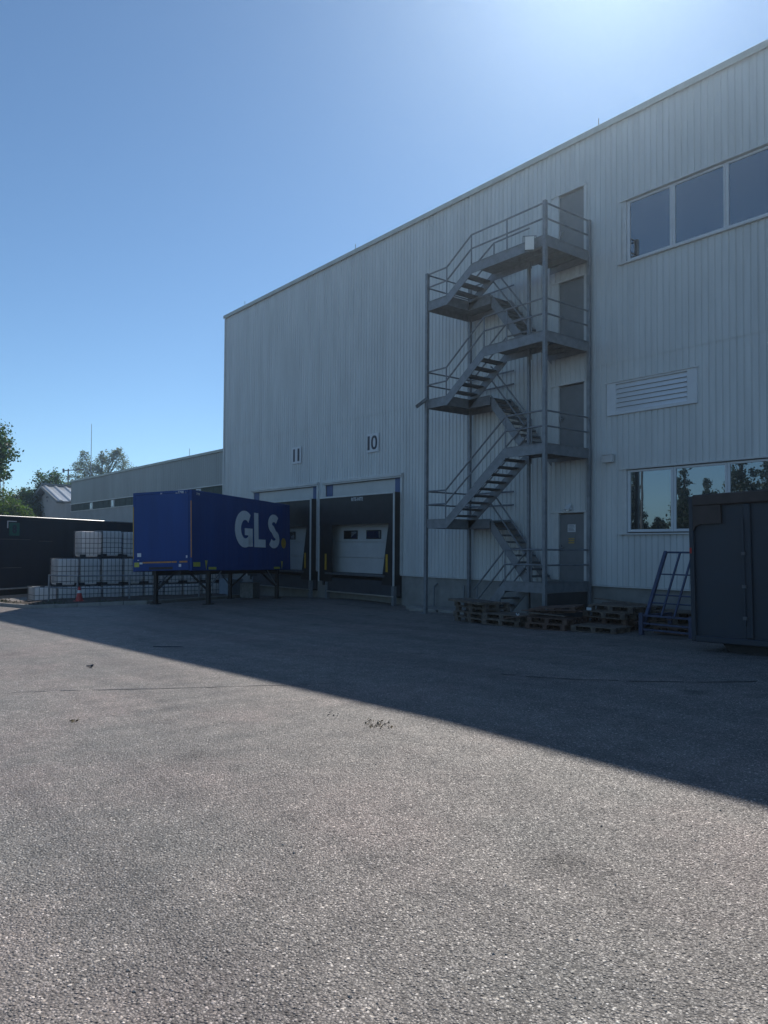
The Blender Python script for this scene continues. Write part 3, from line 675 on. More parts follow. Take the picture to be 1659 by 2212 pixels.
for k, (x, z) in enumerate(sp):
    a = sp[max(0, k-1)]; b = sp[min(len(sp)-1, k+1)]; dx, dz = b[0]-a[0], b[1]-a[1]; l = math.hypot(dx, dz); w = .145
    o_.append((x+dz/l*w, z-dx/l*w)); i_.append((x-dz/l*w, z+dx/l*w))
cp(ribbon(o_, i_), 'letter', LETTER)
cp(extr(arc(6.13, 1.03, .19, .20, 0, 2*math.pi*.97, 26), -.014, -.008, [tuple(range(27))]), 'round_dot', YEL)
cp(MB().box(.07,.45,-.012,-.0065,.13,.27), 'side_marker', YELR); cp(MB().box(.93,1.38,-.012,-.0065,.035,.115), 'side_marker', YELR); cp(MB().box(5.34,5.8,-.012,-.0065,.035,.115), 'side_marker', YELR)
for a in (.72, 5.9): cp(extr([(a,.33),(a+.14,.33),(a+.07,.02)], -.012, -.0065, [(0,1,2)]), 'triangle_marker', YELR)
# floor frame and legs
cp(MB().box(.2,CLn-.2,.55,.7,-.12,.05).box(.2,CLn-.2,1.5,1.65,-.12,.05), 'chassis_beam', CHASS)
Rm = Euler(CR).to_matrix()
for sx in (1.08, 5.75):
    cp(MB().box(sx-.07,sx+.07,.02,CWd-.02,-.1,.0), 'cross_tube', CHASS)
    for yy in (.09, CWd-.09):
        pw = Vector(CO)+Rm@Vector((sx, yy, 0)); down = Rm.transposed()@Vector((0,0,-1))
        ln_ = pw.z-gnd(pw.x, pw.y)+.01
        foot = Vector((sx, yy, 0))+down*ln_
        lg = cp(MB().beam((sx,yy,0), foot, .12, .12, (0,1,0)), 'leg', CHASS)
        cp(MB().beam(foot+Vector((0,0,.0)), foot+Vector((0,0,.04)), .26, .26, (0,1,0)), 'foot_plate', CHASS, lg)
        dirx = -1 if sx < 3 else 1
        cp(MB().tube((sx+.75*(1 if sx < 3 else -1), yy, -.02), foot+(Vector((sx,yy,0))-foot)*.45, .025, 6), 'brace', STEEL, lg)
        cp(MB().tube((sx, yy+(.75 if yy < 1 else -.75), -.05), foot+(Vector((sx,yy,0))-foot)*.4, .035, 6), 'brace', CHASS, lg)

# ------------------------------------------------------------------ dark curtain trailer behind the tanks
TO = (-37.1, 7.8, -.38); ta = math.radians(180-38.2-18.5)      # heading of its long side
tl = thing('curtain_trailer', 'very dark blue curtain sided trailer with silver top rail and green plate', 'trailer', TO, rz=ta)
TL0, TL1, TW, THt = -4.0, 10.4, 2.3, 3.28
def tp(mb, name, m, par=None, **k): return mb.build(name, m, par or tl, org=(0,0,0), **k)
q = MB(); n = 60
for i in range(n+1):
    x = TL0+(TL1-TL0)*i/n; d = .018*math.sin(x*5.1)+.012*math.sin(x*11.3+1)
    q.v += [(x, -d, .12), (x, -d-.012*math.sin(x*3), 1.6), (x, -d*.4, THt-.14)]
for i in range(n): q.f += [(3*i, 3*i+3, 3*i+4, 3*i+1), (3*i+1, 3*i+4, 3*i+5, 3*i+2)]
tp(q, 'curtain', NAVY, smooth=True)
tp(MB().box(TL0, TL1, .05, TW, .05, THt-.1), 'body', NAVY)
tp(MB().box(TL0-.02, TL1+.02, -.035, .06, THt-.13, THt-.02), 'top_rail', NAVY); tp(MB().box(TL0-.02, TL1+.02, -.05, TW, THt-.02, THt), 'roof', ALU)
tp(MB().tube((TL0, -.035, THt-.005), (TL1, -.035, THt-.005), .028, 10), 'roof_edge', ALU)
tp(MB().box(TL0, TL1-1, -.03, .04, .02, .085), 'bottom_rail', ALU, bevel=.01)
tp(MB().box(TL0+.6, TL1-3, .05, .1, -.38, -.24), 'side_guard', ALU); 
for xx in (.5, 2.2, 4.1): tp(MB().box(xx, xx+.05, .06, .12, -.4, .02), 'guard_bracket', CHASS)
tp(MB().box(TL0+.1, TL1-.1, .7, .85, -.3, .05).box(TL0+.1, TL1-.1, 1.5, 1.65, -.3, .05), 'chassis_beam', CHASS)
for xx in (6.6, 7.6, 8.6):
    for yy in (.15, 1.85):
        w = tp(MB().tube((xx, yy, -.29), (xx, yy+.3, -.29), .45, 20), 'wheel', PLAST)
        tp(MB().tube((xx, yy-.01, -.29), (xx, yy, -.29), .22, 14), 'rim', ALU, w)
for yy in (.4, 1.8): tp(MB().box(-2, -1.88, yy, yy+.1, -.74, .05), 'landing_leg', CHASS)
for a_, b_, z_ in ((-.6,1.6,2.25),(2.1,3.0,2.18),(-.1,1.1,.98)): tp(MB().add([(a_,-.035,z_),(b_,-.03,z_-.01),(b_,-.045,z_+.012),((a_+b_)/2,-.055,z_+.03),(a_,-.04,z_+.015)], [(0,1,2,3,4)]), 'crease_sheen', mat('sheen_grey', (.10,.11,.12), .5), tl)  # thin pale strips stand in for sheen on the curtain creases
gp = tp(MB().box(.33,.92,-.055,-.035,2.42,3.0), 'green_plate', GREENP)
text('8', .5, INK, gp, 'plate_mark', (.50,-.057,2.54), (math.pi/2,0,0), 1., .03, .001)
tp(MB().box(.22,.27,-.05,-.03,2.75,3.06).box(.22,.75,-.05,-.03,3.04,3.08), 'white_strap', WHITE)

# ------------------------------------------------------------------ caged tank containers in rows
BW, BD, BH = .85, 1.08, 1.12      # along the row, depth, height
def make_tank():
    t = thing('caged_tank', None, None)
    def c(mb, name, m, par=None, **k): return mb.build(name, m, par or t, org=(0,0,0), **k)
    # local: x = depth (front face at x=0, body towards -x), y along the row
    b = MB().box(-BD+.014,-.014,.012,BW-.012,.035,BH-.02); me = c(b, 'tank_bottle', TANK)
    bm = bmesh.new(); bm.from_mesh(me.data); bmesh.ops.bevel(bm, geom=bm.edges[:], offset=.075*S, segments=4, affect='EDGES', profile=.5); bm.to_mesh(me.data); bm.free()
    for p in me.data.polygons: p.use_smooth = True
    c(MB().lathe([(.0,0),(.09,0),(.09,.04),(.0,.041)], 14, (-BD/2,BW/2,BH-.035)), 'lid', PLAST, me)
    cg = MB(); r = .0095
    for z in (.19,.40,.60,.80,BH-.005): cg.path([(0,0,z),(0,BW,z),(-BD,BW,z),(-BD,0,z),(0,0,z)], r, 5)
    for k in range(6):
        y = BW*k/5; cg.tube((0,y,.1),(0,y,BH),r,5); 
        if k in (0,7) or True: cg.tube((-BD,y,.1),(-BD,y,BH),r,5)
    for k in range(1,6):
        x = -BD*k/6; cg.tube((x,0,.1),(x,0,BH),r,5); cg.tube((x,BW,.1),(x,BW,BH),r,5)
    c(cg, 'cage', CAGE)
    c(MB().box(-BD,.0,0,BW,.0,.022), 'pallet_deck', CAGE)
    for x in (-.089,-BD+.089):
        for y in (.093,BW-.093):
            w = .095
            c(MB().box(x-.095,x+.095,y-w,y+w,.02,.135), 'pallet_foot', PLAST)
    return t
proto = make_tank(); used = [False]
def tank(x, y, z, rz, label):
    o = proto if not used[0] else copy_tree(proto); used[0] = True
    o.location = Vector((x, y, z))*S; o.rotation_euler = (0, 0, rz); tag(o, label, 'tank', 'caged white liquid tanks stacked beside the blue container')
ordn = ['leftmost', 'second', 'third', 'fourth', 'fifth', 'sixth', 'seventh', 'eighth', 'ninth', 'tenth']
for i in range(3):
    tank(-33.0-.02*i, 9.95+i*.88, 1.115+(.03 if i == 1 else 0), random.uniform(-.02,.02), ['leftmost white caged tank of the top tier', 'middle white caged tank of the top tier', 'white caged tank of the top tier, next to the blue container'][i])
for i in range(8):
    off = 0 if i < 2 else .12
    tank(-32.6+off, 8.92+i*.885, -.03, random.uniform(-.015,.015), f'{ordn[i]} white caged tank from the left in the middle tier')
for i in range(9):
    tank(-32.35+random.uniform(-.03,.03), 8.0+i*.885, -1.155, random.uniform(-.02,.02), f'{ordn[i]} white caged tank from the left in the bottom tier')

# tubular barrier in front of the tanks
br = wthing('tubular_barrier', 'grey tubular steel barrier standing in front of the stacked tanks', 'barrier', (-29.3, 8.72, -.42))
BP = [(-30.53,8.05), (-29.3,8.72), (-28.85,10.5), (-28.6,13.2)]
for x, y in BP: part(MB().tube((x,y,gnd(x,y)-.02), (x,y,.53), .035, 8), 'post', STEEL, br)
for z in (.50, .04): part(MB().path([(x,y,z) for x, y in BP], .024, 8), 'rail', STEEL, br)
# cone
cx, cy = -28.72, 8.62; cz = gnd(cx,cy)+.1
cn = wthing('traffic_cone', 'red traffic cone with white collar in front of the tanks', 'cone', (cx,cy,cz))
part(MB().lathe([(.135,.02),(.08,.28),(.075,.3)], 20, (cx,cy,cz)), 'cone_body', CONE, cn, smooth=False)
part(MB().lathe([(.0745,.3),(.058,.4)], 20, (cx,cy,cz)), 'reflective_collar', WHITE, cn)
part(MB().lathe([(.0575,.4),(.035,.52),(.03,.53)], 20, (cx,cy,cz)), 'cone_tip', CONE, cn)
part(MB().box(cx-.17,cx+.17,cy-.17,cy+.17,cz-.005,cz+.02), 'base', CONE, cn, bevel=.008)

# small boxes under the container
def crate(x, y, w, d, h, rz, m, lab):
    t = thing('storage_box', lab, 'box', (x,y,gnd(x,y)), rz)
    MB().box(-w/2,w/2,-d/2,d/2,.02,h-.05).build('body', m, t, org=(0,0,0), bevel=.01); MB().box(-w/2-.02,w/2+.02,-d/2-.02,d/2+.02,h-.05,h).build('lid', m, t, org=(0,0,0), bevel=.01)
    MB().box(-w/2,-w/2+.08,-d/2,d/2,0,.02).box(w/2-.08,w/2,-d/2,d/2,0,.02).build('runner', PLAST, t, org=(0,0,0))
crate(-30.2, 15.4, .8, .6, .75, .3, mat('pale_blue_plastic', (.22,.28,.34), .5, 0, .2, 5), 'pale blue box standing behind the container legs')
crate(-27.3, 14.75, .6, .5, .62, .5, mat('grey_plastic', (.2,.21,.21), .6, 0, .5, 12), 'grey weathered box under the far end of the blue container')

# ------------------------------------------------------------------ pallets
def make_pallet(m):
    t = thing('euro_pallet', None, None)
    Lp, Dp = 1.12, .74
    def c(mb, name, par=None): return mb.build(name, m, par or t, org=(0,0,0))
    for i, (y, w) in enumerate(((.065,.125),(.215,.09),(.37,.13),(.525,.09),(.675,.125))):
        c(MB().box(0,Lp,y-w/2,y+w/2,.109+random.uniform(-.001,.001),.128), 'deck_board')
    for x in (.065,Lp/2,Lp-.065): c(MB().box(x-.065,x+.065,0.003,Dp-.003,.09,.108), 'cross_board')
    for x in (.065,Lp/2,Lp-.065):
        for y in (.05,Dp/2,Dp-.05): c(MB().box(x-.06+random.uniform(-.008,.008),x+.06,y-.045,y+.045,.0205,.0895), 'block')
    for y in (.05,Dp/2,Dp-.05): c(MB().box(0,Lp,y-.05,y+.05,0,.0195), 'bottom_board')
    return t
pp = {'g': make_pallet(WOOD), 'r': make_pallet(WOODR)}; pu = {'g': False, 'r': False}
def pallet(x, y, z, rz, lab, kind='g', rx=0, ry=0, sx=1.):
    o = pp[kind] if not pu[kind] else copy_tree(pp[kind]); pu[kind] = True
    o.location = Vector((x,y,z))*S; o.rotation_euler = (rx,ry,rz); o.scale = (sx,1,1)
    tag(o, lab, 'pallet', 'wooden pallets piled below the warehouse wall')
gz_ = lambda x, y: gnd(x, y)+.004
PH = .129
w4 = ['bottom', 'second', 'third', 'topmost']
for i in range(4): pallet(-14.17+random.uniform(-.03,.03), 13.42+random.uniform(-.02,.02), gz_(-13.6,13.4)+i*PH-.02, -.12+random.uniform(-.03,.03), f'{w4[i]} pallet of the four high stack left of the stair foot', sx=1.1)
for i in range(2): pallet(-12.90, 13.12+.02*i, gz_(-12.3,13.2)+i*PH, .02+.03*i, f"{['lower','upper'][i]} pallet of the low pair right of the tall stack")
for i in range(2): pallet(-11.45+.03*i, 12.98+.03*i, gz_(-11,13)+i*PH, .20, f"{['lower','upper'][i]} reddish pallet in front of the right stair post", 'r', sx=.85)
pallet(-11.62, 13.3, gz_(-11,13)+2*PH+.01, .35, 'reddish pallet lying askew on top of the middle pile', 'r', rx=.03, ry=-.09, sx=.95)
pallet(-10.38, 13.2, gz_(-10,13.2), .17, 'single low pallet in front at the foot of the pile', sx=.9)
for i in range(2): pallet(-10.75, 13.3+.02*i+.75, gz_(-10.5,14)+i*PH, .06-.05*i, f"{['lowest','second lowest'][i]} dark pallet of the pile between the stair and the blue rack", 'r')
pallet(-10.7, 14.02, gz_(-10.5,14)+2*PH+.005, -.05, 'third pallet up of the pile between the stair and the blue rack')
pallet(-10.62, 14.1, gz_(-10.5,14)+3*PH+.01, .03, 'top pallet of the pile with a white label on its edge')
pallet(-10.95, 15.05, gz_(-10.5,15)+3*PH, -.05, 'tilted pallet at the back of the pile against the wall', rx=0, ry=.04)
for i in range(3): pallet(-11.0, 15.0, gz_(-10.5,15)+i*PH, .0+.02*i, f"{w4[i]} pallet of the rear stack against the wall behind the pile")
for i in range(3): pallet(-9.62+.02*i, 14.95, gz_(-9,15)+i*PH, .02*i, f"{w4[i]} pallet of the stack behind the blue rack")
pallet(-8.9, 13.95, gz_(-8.5,14.)+.02, .1, 'pallet lying inside the foot of the blue rack', 'r', sx=.8)
# loose boards
def board(x, y, z, l, w, rz, ry, m, lab, th=.02, rx=0):
    t = MB().box(0,l,0,w,0,th).build('wooden_board', m, None, org=(0,0,0)); t.location = Vector((x,y,z))*S; t.rotation_euler = (rx,ry,rz)
    tag(t, lab, 'board')
board(-14.25,13.28,gnd(-14,13.3)+4*PH-.012,1.28,.62,-.16,.02,WOOD,'thick brown board lying on top of the tall pallet stack', .055)
board(-12.15,13.0,.03,1.25,.1,.12,-.16,WOODR,'long slanting board leaning on the middle pallets')
board(-11.75,13.2,.235,1.3,.12,.25,-.05,WOODR,'reddish board lying across the middle pile, lower one')
board(-11.5,13.5,.30,1.1,.11,.1,.02,WOODR,'reddish board lying across the middle pile, upper one')
board(-11.4,12.98,.22,.9,.09,.22,.03,WOOD,'short board on the front edge of the middle pile')
board(-10.9,14.7,.50,1.35,.1,.05,.06,WOOD,'thin board resting on the rear pallets against the wall')
board(-9.4,13.98,.12,.8,.07,.3,-.12,WOODR,'splintered board behind the blue rack')
# white scraps
sc = MB(); 
for k in range(7):
    a = k*.9; sc.add([(0,0,.02),(.05*math.cos(a),.03*math.sin(a),.09-.02*(k%3)),(.05*math.cos(a+.9),.03*math.sin(a+.9),.05+.02*(k%2))],[(0,1,2)])
o = sc.build('plastic_scrap', WHITE); o.location = Vector((-11.62,12.93,.12))*S; tag(o, 'crumpled white plastic scrap caught on the slanting board', 'scrap')
o = MB().box(0,.12,0,.012,0,.06).build('paper_label', PAPER); o.location = Vector((-10.57,13.99,gnd(-10.5,14)+3*PH+.02))*S; tag(o, 'white paper label on the edge of the top pallet', 'label')

# concrete slabs and short pipes near the dock
for i, (x, y, l, d, h, rz) in enumerate(((-17.9,15.05,1.1,.9,.1,.1),(-16.75,15.2,1.15,.95,.09,-.05),(-18.7,15.6,.7,.6,.09,.2))):
    o = MB().box(0,l,0,d,-.03,h).build('concrete_slab', CONC, bevel=.012); o.location = Vector((x,y,gnd(x,y)))*S; o.rotation_euler = (0,0,rz)
    tag(o, ['concrete slab lying left of the stair corner post', 'concrete slab lying right behind the stair corner post', 'small concrete slab nearest to the loading dock'][i], 'slab')
single(MB().tube((-18.25,W-.1,-.3),(-18.25,W-.1,.42),.03,8).tube((-18.25,W-.1,.4),(-18.25,W+.05,.5),.03,8), 'drain_pipe', STEEL, 'short pipe rising by the plinth nearest the loading dock', 'pipe', (-18.25,W-.1,-.3))
single(MB().tube((-16.9,W-.1,-.3),(-16.9,W-.1,.5),.028,8).path([(-16.9,W-.1,.0),(-17.12,W-.1,.0),(-17.12,W-.1,-.25)],.012,6), 'drain_pipe', STEEL, 'short pipe rising by the plinth inside the stair', 'pipe', (-16.9,W-.1,-.3))

# ------------------------------------------------------------------ blue leaning rack
rk = wthing('blue_rack', 'blue tubular steel rack leaning back towards the wall beside the skip', 'rack', (-8.4,13.9,-.05))
def rkp(t, x): return (x, 13.80+.75*t, .22+1.38*t)      # point up the leaning frame
RX = [-8.99,-8.66,-8.38,-7.95]
for i, x in enumerate(RX):
    if i in (0, 3): part(MB().beam(rkp(-.08,x), rkp(1,x), .075, .06, (0,1,0)), 'upright', RACKB, rk, bevel=.008)
    else: part(MB().beam(rkp(.05,x), rkp(.98,x), .035, .03, (0,1,0)), 'upright', RACKB, rk)
for t in (.985,.66,.36,.245,.06): part(MB().tube(rkp(t,RX[0]), rkp(t,RX[3]), .016 if t < .9 else .022, 6), 'cross_bar', RACKB, rk)
for x in (RX[0]-.02, RX[3]+.02): part(MB().box(x-.045,x+.045,13.66,13.74,gnd(x,13.7),.36), 'foot_post', RACKB, rk, bevel=.006); part(MB().beam((x,13.74,.3),(x,14.75,.3),.05,.05), 'base_arm', RACKB, rk); part(MB().box(x-.035,x+.035,14.7,14.77,gnd(x,14.7),.32), 'rear_foot', RACKB, rk)
for z in (.32,.16,.04): part(MB().box(RX[0]-.02,RX[3]+.02,13.68,13.72,z-.02,z+.015), 'base_bar', RACKB, rk)

# ------------------------------------------------------------------ dark roll-off skip
sk = thing('roll_off_skip', 'tall dark grey steel skip container at the right edge', 'skip', (-6.95,12.0,.12), rot=(0,-.022,0))
def sp_(mb, name, m, par=None, **k): return mb.build(name, m, par or sk, org=(0,0,0), **k)
SL, SD, SH = 5.8, 2.2, 2.41
sb = sp_(MB().box(.06,SL,.06,SD,.02,SH-.05), 'body', DUMP)
for yy in (0, SD-.09): sp_(MB().box(0,.075,yy,yy+.09,0,SH), 'corner_post', DUMP, bevel=.012)
sp_(MB().box(.075,SL,-.02,.07,SH-.17,SH+.02), 'top_beam', mat('skip_rusty_beam', (.055,.040,.038), .6, .1, .4, 3), bevel=.02)
sp_(MB().box(.075,SL,-.01,.07,0,.1), 'bottom_beam', DUMP, bevel=.012)
sp_(MB().add([(.075,.0,SH-.17),(.56,.0,SH-.17),(.56,.0,SH-.47),(.2,.0,SH-.47),(.12,.0,SH-.50),(.075,.0,SH-.58),(.075,.05,SH-.17),(.56,.05,SH-.17),(.56,.05,SH-.47),(.2,.05,SH-.47),(.12,.05,SH-.50),(.075,.05,SH-.58)], [(0,5,4,3,2,1),(0,1,7,6),(1,2,8,7),(2,3,9,8),(3,4,10,9),(4,5,11,10),(5,0,6,11)]), 'corner_plate', mat('skip_rusty_beam', (.05,.04,.04)))
x = .92
while x < SL:
    sp_(MB().box(x,x+.11,.0,.06,.1,SH-.17), 'side_rib', DUMP, bevel=.02); x += .62
sp_(MB().tube((.93,-.02,.3),(.93,-.02,2.0),.014,8), 'hinge_rod', DUMP)
for z in (.4,.9,1.42): sp_(MB().box(.90,.96,-.035,-.005,z,z+.05), 'hinge', STEELD)
sp_(MB().box(-.006,.0,.02,.07,1.45,1.56), 'reflector', RED)
sp_(MB().box(.012,.05,-.0145,-.0105,1.46,1.55), 'reflector', RED)
sp_(MB().add([(.42,.2,0),(.56,.2,-.17),(SL-.3,.2,-.17),(SL,.2,0),(.42,SD-.2,0),(.56,SD-.2,-.17),(SL-.3,SD-.2,-.17),(SL,SD-.2,0)], [(0,1,2,3),(7,6,5,4),(0,4,5,1),(1,5,6,2),(2,6,7,3)]), 'skid', CHASS)
sp_(MB().box(.1,.35,.3,.34,-.17,-.155), 'drain_flap', CHASS)

# ------------------------------------------------------------------ trees
def tree(name, label, base, height, crowns, leaf, m, nleaf, group=None, lean=0, trunk_r=.18, seed=1, droop=0):
    rnd = np.random.default_rng(seed)
    bx_, by_, bz_ = base
    t = thing(name, label, 'tree', base, 0, group)
    tr = MB(); top = Vector((lean, 0, height))
    pts = [Vector((0,0,-.1))]+[Vector((lean*(k/4)**1.5+rnd.normal(0,.1), rnd.normal(0,.1), height*k/4*.85)) for k in range(1,5)]
    for k in range(4): tr.tube(pts[k], pts[k+1], trunk_r*(1-k*.2), 8, trunk_r*(1-(k+1)*.2))
    for (cx, cy, cz, rx, ry, rz) in crowns:
        c = Vector((cx, cy, cz)); s0 = pts[min(4, max(1, int(4*(cz-rz*.8)/height)))]
        tr.tube(s0, c, trunk_r*.4, 6, trunk_r*.12)
        for k in range(7):
            d = Vector(rnd.normal(0,1,3)); d.normalize(); e = c+Vector((d.x*rx, d.y*ry, d.z*rz))*.8
            tr.tube(s0.lerp(c, rnd.uniform(.3,1)), e, trunk_r*.16, 5, .01)
    tr.build('trunk', BARK, t, org=(0,0,0))
    vol = np.array([c[3]*c[4]*c[5] for c in crowns])**.67; vol = vol/vol.sum()
    V = []; F = []
    for (cx, cy, cz, rx, ry, rz), fr_ in zip(crowns, vol):
        n = int(nleaf*fr_); nc = max(8, n//38)
        d = rnd.normal(0,1,(nc,3)); d /= np.linalg.norm(d,axis=1)[:,None]; rad = rnd.uniform(.35,1.0,(nc,1))**.5*rnd.uniform(.82,1.12,(nc,1))
        cc = d*rad*np.array([rx,ry,rz])
        idx = rnd.integers(0,nc,n); sig = .13*(rx+ry+rz)/3+.06
        P = cc[idx]+rnd.normal(0,1,(n,3))*sig*rnd.uniform(.6,1.2,(n,1))+np.array([cx,cy,cz])
        a = rnd.normal(0,1,(n,3)); a /= np.linalg.norm(a,axis=1)[:,None]; b = np.cross(a, rnd.normal(0,1,(n,3))); b /= np.linalg.norm(b,axis=1)[:,None]
        l = leaf*rnd.uniform(.6,1.3,(n,1)); 
        q = np.stack([P-a*l*.5, P+b*l*.28, P+a*l*.5, P-b*l*.28], 1).reshape(-1,3)
        o = len(V)*1; V.append(q)
    V = np.concatenate(V)*S; n = len(V)//4
    me = bpy.data.meshes.new('crown'); me.from_pydata(V.tolist(), [], np.arange(len(V)).reshape(-1,4).tolist()); me.materials.append(m)
    o = bpy.data.objects.new('crown', me); COL.objects.link(o); o.parent = t
    return t
def at(f, x, z=0):      # plan position at forward distance f and picture column x
    r = (x-829.5)/1665*f; return (float(f*fw.x+r*rt.x), float(f*fw.y+r*rt.y), z)
def tree_at(f, x, label, crowns, leaf, m, n, seed, tr=.18, htop=None):
    """crowns: (dx along the picture plane, dz above datum, radius, height radius) in plan units"""
    cs = [(dx*rt.x, dx*rt.y, z+1, r, r, rz) for dx, z, r, rz in crowns]
    return tree('broadleaf_tree', label, at(f, x, -1), max(c[2] for c in cs), cs, leaf, m, n, seed=seed, trunk_r=tr)
tree_at(45,-62,'tall dark tree cut by the left edge of the picture', [(0,6.6,1.9,1.2),(.6,8.0,1.5,1.1),(-.5,8.9,1.2,.8),(1.1,7.0,1.25,.95),(.9,5.7,1.1,.6),(-1.8,7.2,1.6,1.5)], .19, LF1, 15000, 3)
tree_at(52,-6,'rounded green tree low at the left edge above the trailer', [(0,4.0,1.6,1.2),(-1.6,4.9,1.5,1.2),(1.3,3.2,1.2,1.2),(.6,2.4,1.8,1.2)], .17, LF2, 15000, 4)
tree_at(66,92,'dark green tree left of the gabled house', [(0,5.0,1.9,1.6),(.4,7.0,1.2,1.2),(-1.6,5.6,1.2,.9),(1.6,5.9,1.3,1.1),(-.6,3.4,2.4,1.6),(-2.4,4.2,1.2,1.3),(2.2,4.4,1.2,1.2)], .2, LF1, 20000, 5)
tree_at(92,136,'green tree showing behind the roof of the gabled house', [(0,7.3,1.7,1.5),(1.2,8.3,1.0,.9),(-1.4,6.3,1.6,1.6)], .2, LF2, 6000, 6)
tree_at(108,215,'sparse pale leaved tree rising behind the low hall', [(-2.3,12.6,1.5,1.6),(.2,12.4,1.4,1.6),(2.2,13.4,1.5,1.5),(-3.9,10.6,1.3,1.0),(3.9,11.6,1.4,1.2),(0,10.4,2.6,1.3),(.4,14.2,.7,.6),(-2.4,14.4,.6,.5),(2.3,14.9,.7,.5),(4.9,10.8,.9,.7)], .22, LF3, 12500, 8, .3)
tree_at(75,40,'bushy tree between the edge tree and the house', [(0,5.2,1.8,1.6),(-1.7,4.4,1.6,1.2),(1.6,4.2,1.8,1.6),(.3,3.0,2.4,1.5)], .2, LF2, 14000, 9)
# masts
m_ = at(100,194); single(MB().tube((m_[0],m_[1],-1),(m_[0],m_[1],12.5),.07,6,.06).tube((m_[0],m_[1],12.5),(m_[0],m_[1],17.4),.045,6,.03), 'radio_mast', STEEL, 'thin tall pole mast rising behind the sparse tree', 'mast', (m_[0],m_[1],-1))
m_ = at(80,2); lm = wthing('lattice_mast', 'thin lattice mast seen under the tall edge tree', 'mast', (m_[0],m_[1],-1)); q = MB()
for dx, dy in ((-.15,-.15),(.15,-.15),(.15,.15),(-.15,.15)): q.tube((m_[0]+dx,m_[1]+dy,-1),(m_[0]+dx,m_[1]+dy,8.9),.02,5)
part(q, 'chords', STEELD, lm); q = MB()
for k in range(24):
    z = -1+k*.41; sx = 1 if k % 2 else -1
    q.tube((m_[0]-.15*sx,m_[1]-.15,z),(m_[0]+.15*sx,m_[1]-.15,z+.41),.012,4).tube((m_[0]+.15,m_[1]-.15*sx,z),(m_[0]+.15,m_[1]+.15*sx,z+.41),.012,4)
part(q, 'lattice_bracing', STEELD, lm)
# conifers and a lamp post on the far side of the yard, behind the camera (they show in the windows)
def behind(f, x):
    p = at(f, x); return (p[0], 2*(W+.08)-p[1], 0)
def conifer(b, h, r, seed, lab):
    rnd = np.random.default_rng(seed); cr = []
    for k in range(9):
        t_ = k/8; cr.append((rnd.normal(0,.12), rnd.normal(0,.12), h*(.14+.82*t_), r*(1-t_*.85), r*(1-t_*.85), h*.055))
    tree('conifer_tree', lab, b, h, cr, .24, LF4, 9000, seed=seed, trunk_r=.2)
conifer(behind(62,1366), 7.6, 1.7, 21, 'tall conifer across the yard reflected at the left of the lower windows')
conifer(behind(62,1420), 4.2, 1.9, 22, 'short conifer across the yard reflected low in the first window')
conifer(behind(58,1478), 8.0, 2.1, 23, 'broad conifer across the yard reflected in the second window')
conifer(behind(64,1530), 7.4, 2.4, 24, 'bushy conifer across the yard reflected beside the second mullion')
conifer(behind(55,1600), 9.5, 2.6, 25, 'tall dense conifer across the yard reflected in the third window')
conifer(behind(60,1660), 9.0, 2.6, 26, 'dense conifer across the yard reflected at the right edge')
p = behind(45,1387); lp = wthing('lamp_post', 'dark lamp post across the yard reflected in the first window', 'lamp post', p)
part(MB().tube(p,(p[0],p[1],7.6),.09,8,.06), 'pole', STEELD, lp); part(MB().box(p[0]-.1,p[0]+.5,p[1]-.1,p[1]+.1,7.5,7.62), 'lamp_head', STEELD, lp)

# ------------------------------------------------------------------ litter and pebbles on the yard
def litter(x, y, lab, n, r, m, cat, sz=.03):
    q = MB()
    for k in range(n):
        a, d = random.uniform(0,6.28), r*random.random()**.7; px, py = math.cos(a)*d, math.sin(a)*d*.6; t_ = random.uniform(0,3.14); s_ = sz*random.uniform(.5,1.2)
        q.add([(px-math.cos(t_)*s_,py-math.sin(t_)*s_,.004),(px+math.sin(t_)*s_*.5,py-math.cos(t_)*s_*.5,.004+random.uniform(.003,.02)),(px+math.cos(t_)*s_,py+math.sin(t_)*s_,.006+random.uniform(0,.02)),(px-math.sin(t_)*s_*.5,py+math.cos(t_)*s_*.5,.006)], [(0,1,2,3)])
    o = q.build('dry_leaves', m); o.location = Vector((x,y,gnd(x,y)))*S; tag(o, lab, cat, kind='stuff')
litter(-7.71, 2.29, 'small heap of dry leaves on the sunlit asphalt at the left', 16, .07, DRY, 'leaves', .022)
litter(-5.70, 4.42, 'scatter of dry leaves on the sunlit asphalt near the shadow edge', 34, .22, DRY, 'leaves', .02)
litter(-6.32, 4.34, 'few small dark leaf bits left of the larger leaf scatter', 8, .16, INK, 'leaves', .014)
o = MB().tube((0,0,.012),(.13,.05,.02),.009,6).tube((.1,.04,.02),(.2,.03,.05),.02,6,.008).build('bent_twig', INK); o.location = Vector((-11.62,3.61,gnd(-11.6,3.6)))*S; tag(o, 'dark bent stick lying on the sunlit asphalt at the far left', 'stick')
o = MB().tube((0,0,.01),(.3,.37,.012),.008,5).tube((.3,.37,.012),(.36,.42,.01),.006,5).build('thin_rod', INK); o.location = Vector((-13.46,5.34,gnd(-13.4,5.4)))*S; tag(o, 'thin dark rod lying in the shade near the shadow edge', 'rod')
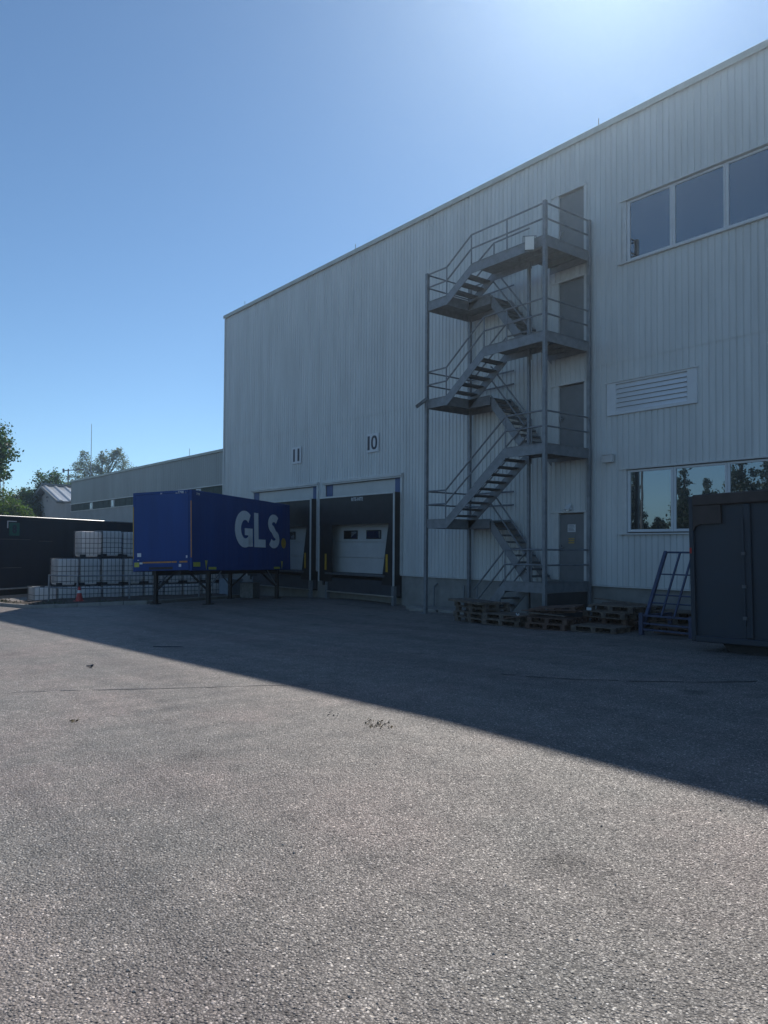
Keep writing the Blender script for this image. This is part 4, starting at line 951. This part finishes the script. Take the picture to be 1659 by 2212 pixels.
# sealed seams in the asphalt
def seam(pts, w):
    q = MB(); P = []
    for a, b in zip(pts[:-1], pts[1:]):
        n = max(2, int(math.dist(a, b)/.12)); P += [(a[0]+(b[0]-a[0])*i/n+random.gauss(0,.012), a[1]+(b[1]-a[1])*i/n+random.gauss(0,.012)) for i in range(n)]
    for i, (x, y) in enumerate(P):
        a, b = P[max(0,i-1)], P[min(len(P)-1,i+1)]; dx, dy = b[0]-a[0], b[1]-a[1]; l = math.hypot(dx,dy) or 1; ww = w*random.uniform(.3,1.2)
        q.v += [(x-dy/l*ww, y+dx/l*ww, gnd(x,y)+.004), (x+dy/l*ww, y-dx/l*ww, gnd(x,y)+.004)]
    q.f = [(2*i, 2*i+1, 2*i+3, 2*i+2) for i in range(len(P)-1) if random.random() > .12]
    tag(q.build('asphalt_seam', mat('bitumen', (.035,.035,.037), .6, 0, .3, 20)), kind='structure')
seam([(-9.95,2.1),(-9.58,2.78),(-9.09,3.55),(-8.63,4.3),(-8.23,4.98),(-7.89,5.71)], .018)
seam([(-7.17,7.63),(-6.7,7.74),(-6.19,8.03),(-5.61,8.47),(-5.16,8.97),(-4.63,9.76)], .026)
# loose grit
q = MB()
for k in range(1500):
    x = random.uniform(-7.5,-.8); y = random.uniform(.3,6.5); s_ = random.uniform(.003,.0075)*(1.5 if random.random() < .06 else 1); z = gnd(x,y)
    a = random.uniform(0,6.28); c_, n_ = math.cos(a)*s_, math.sin(a)*s_; f_ = random.uniform(.5,.9)
    q.add([(x+c_,y+n_,z+s_*.2),(x-n_*f_,y+c_*f_,z+s_*.25),(x-c_,y-n_,z+s_*.2),(x+n_*f_,y-c_*f_,z+s_*.2),(x,y,z+s_*.75),(x,y,z-.002)], [(0,1,4),(1,2,4),(2,3,4),(3,0,4),(1,0,5),(2,1,5),(3,2,5),(0,3,5)])
tag(q.build('loose_grit', mat('grit_stone', (.42,.40,.36), .6, 0, 0, 40, col2=(.12,.115,.11)), smooth=False), 'loose pale grit scattered over the asphalt', 'grit', kind='stuff')

# ------------------------------------------------------------------ scattering volume added to imitate the lens flare veil
hm = bpy.data.materials.new('flare_veil_air'); hm.use_nodes = True; hn = hm.node_tree; hn.nodes.remove(hn.nodes['Principled BSDF'])
pv = hn.nodes.new('ShaderNodeVolumePrincipled'); pv.inputs['Color'].default_value = (.66, .83, 1, 1); pv.inputs['Density'].default_value = .0012; pv.inputs['Anisotropy'].default_value = .84
hn.links.new(pv.outputs[0], hn.nodes['Material Output'].inputs['Volume'])
hz = MB().box(-430,430,-430,430,-2.2,18.5).build('flare_veil', hm); tag(hz, kind='stuff')
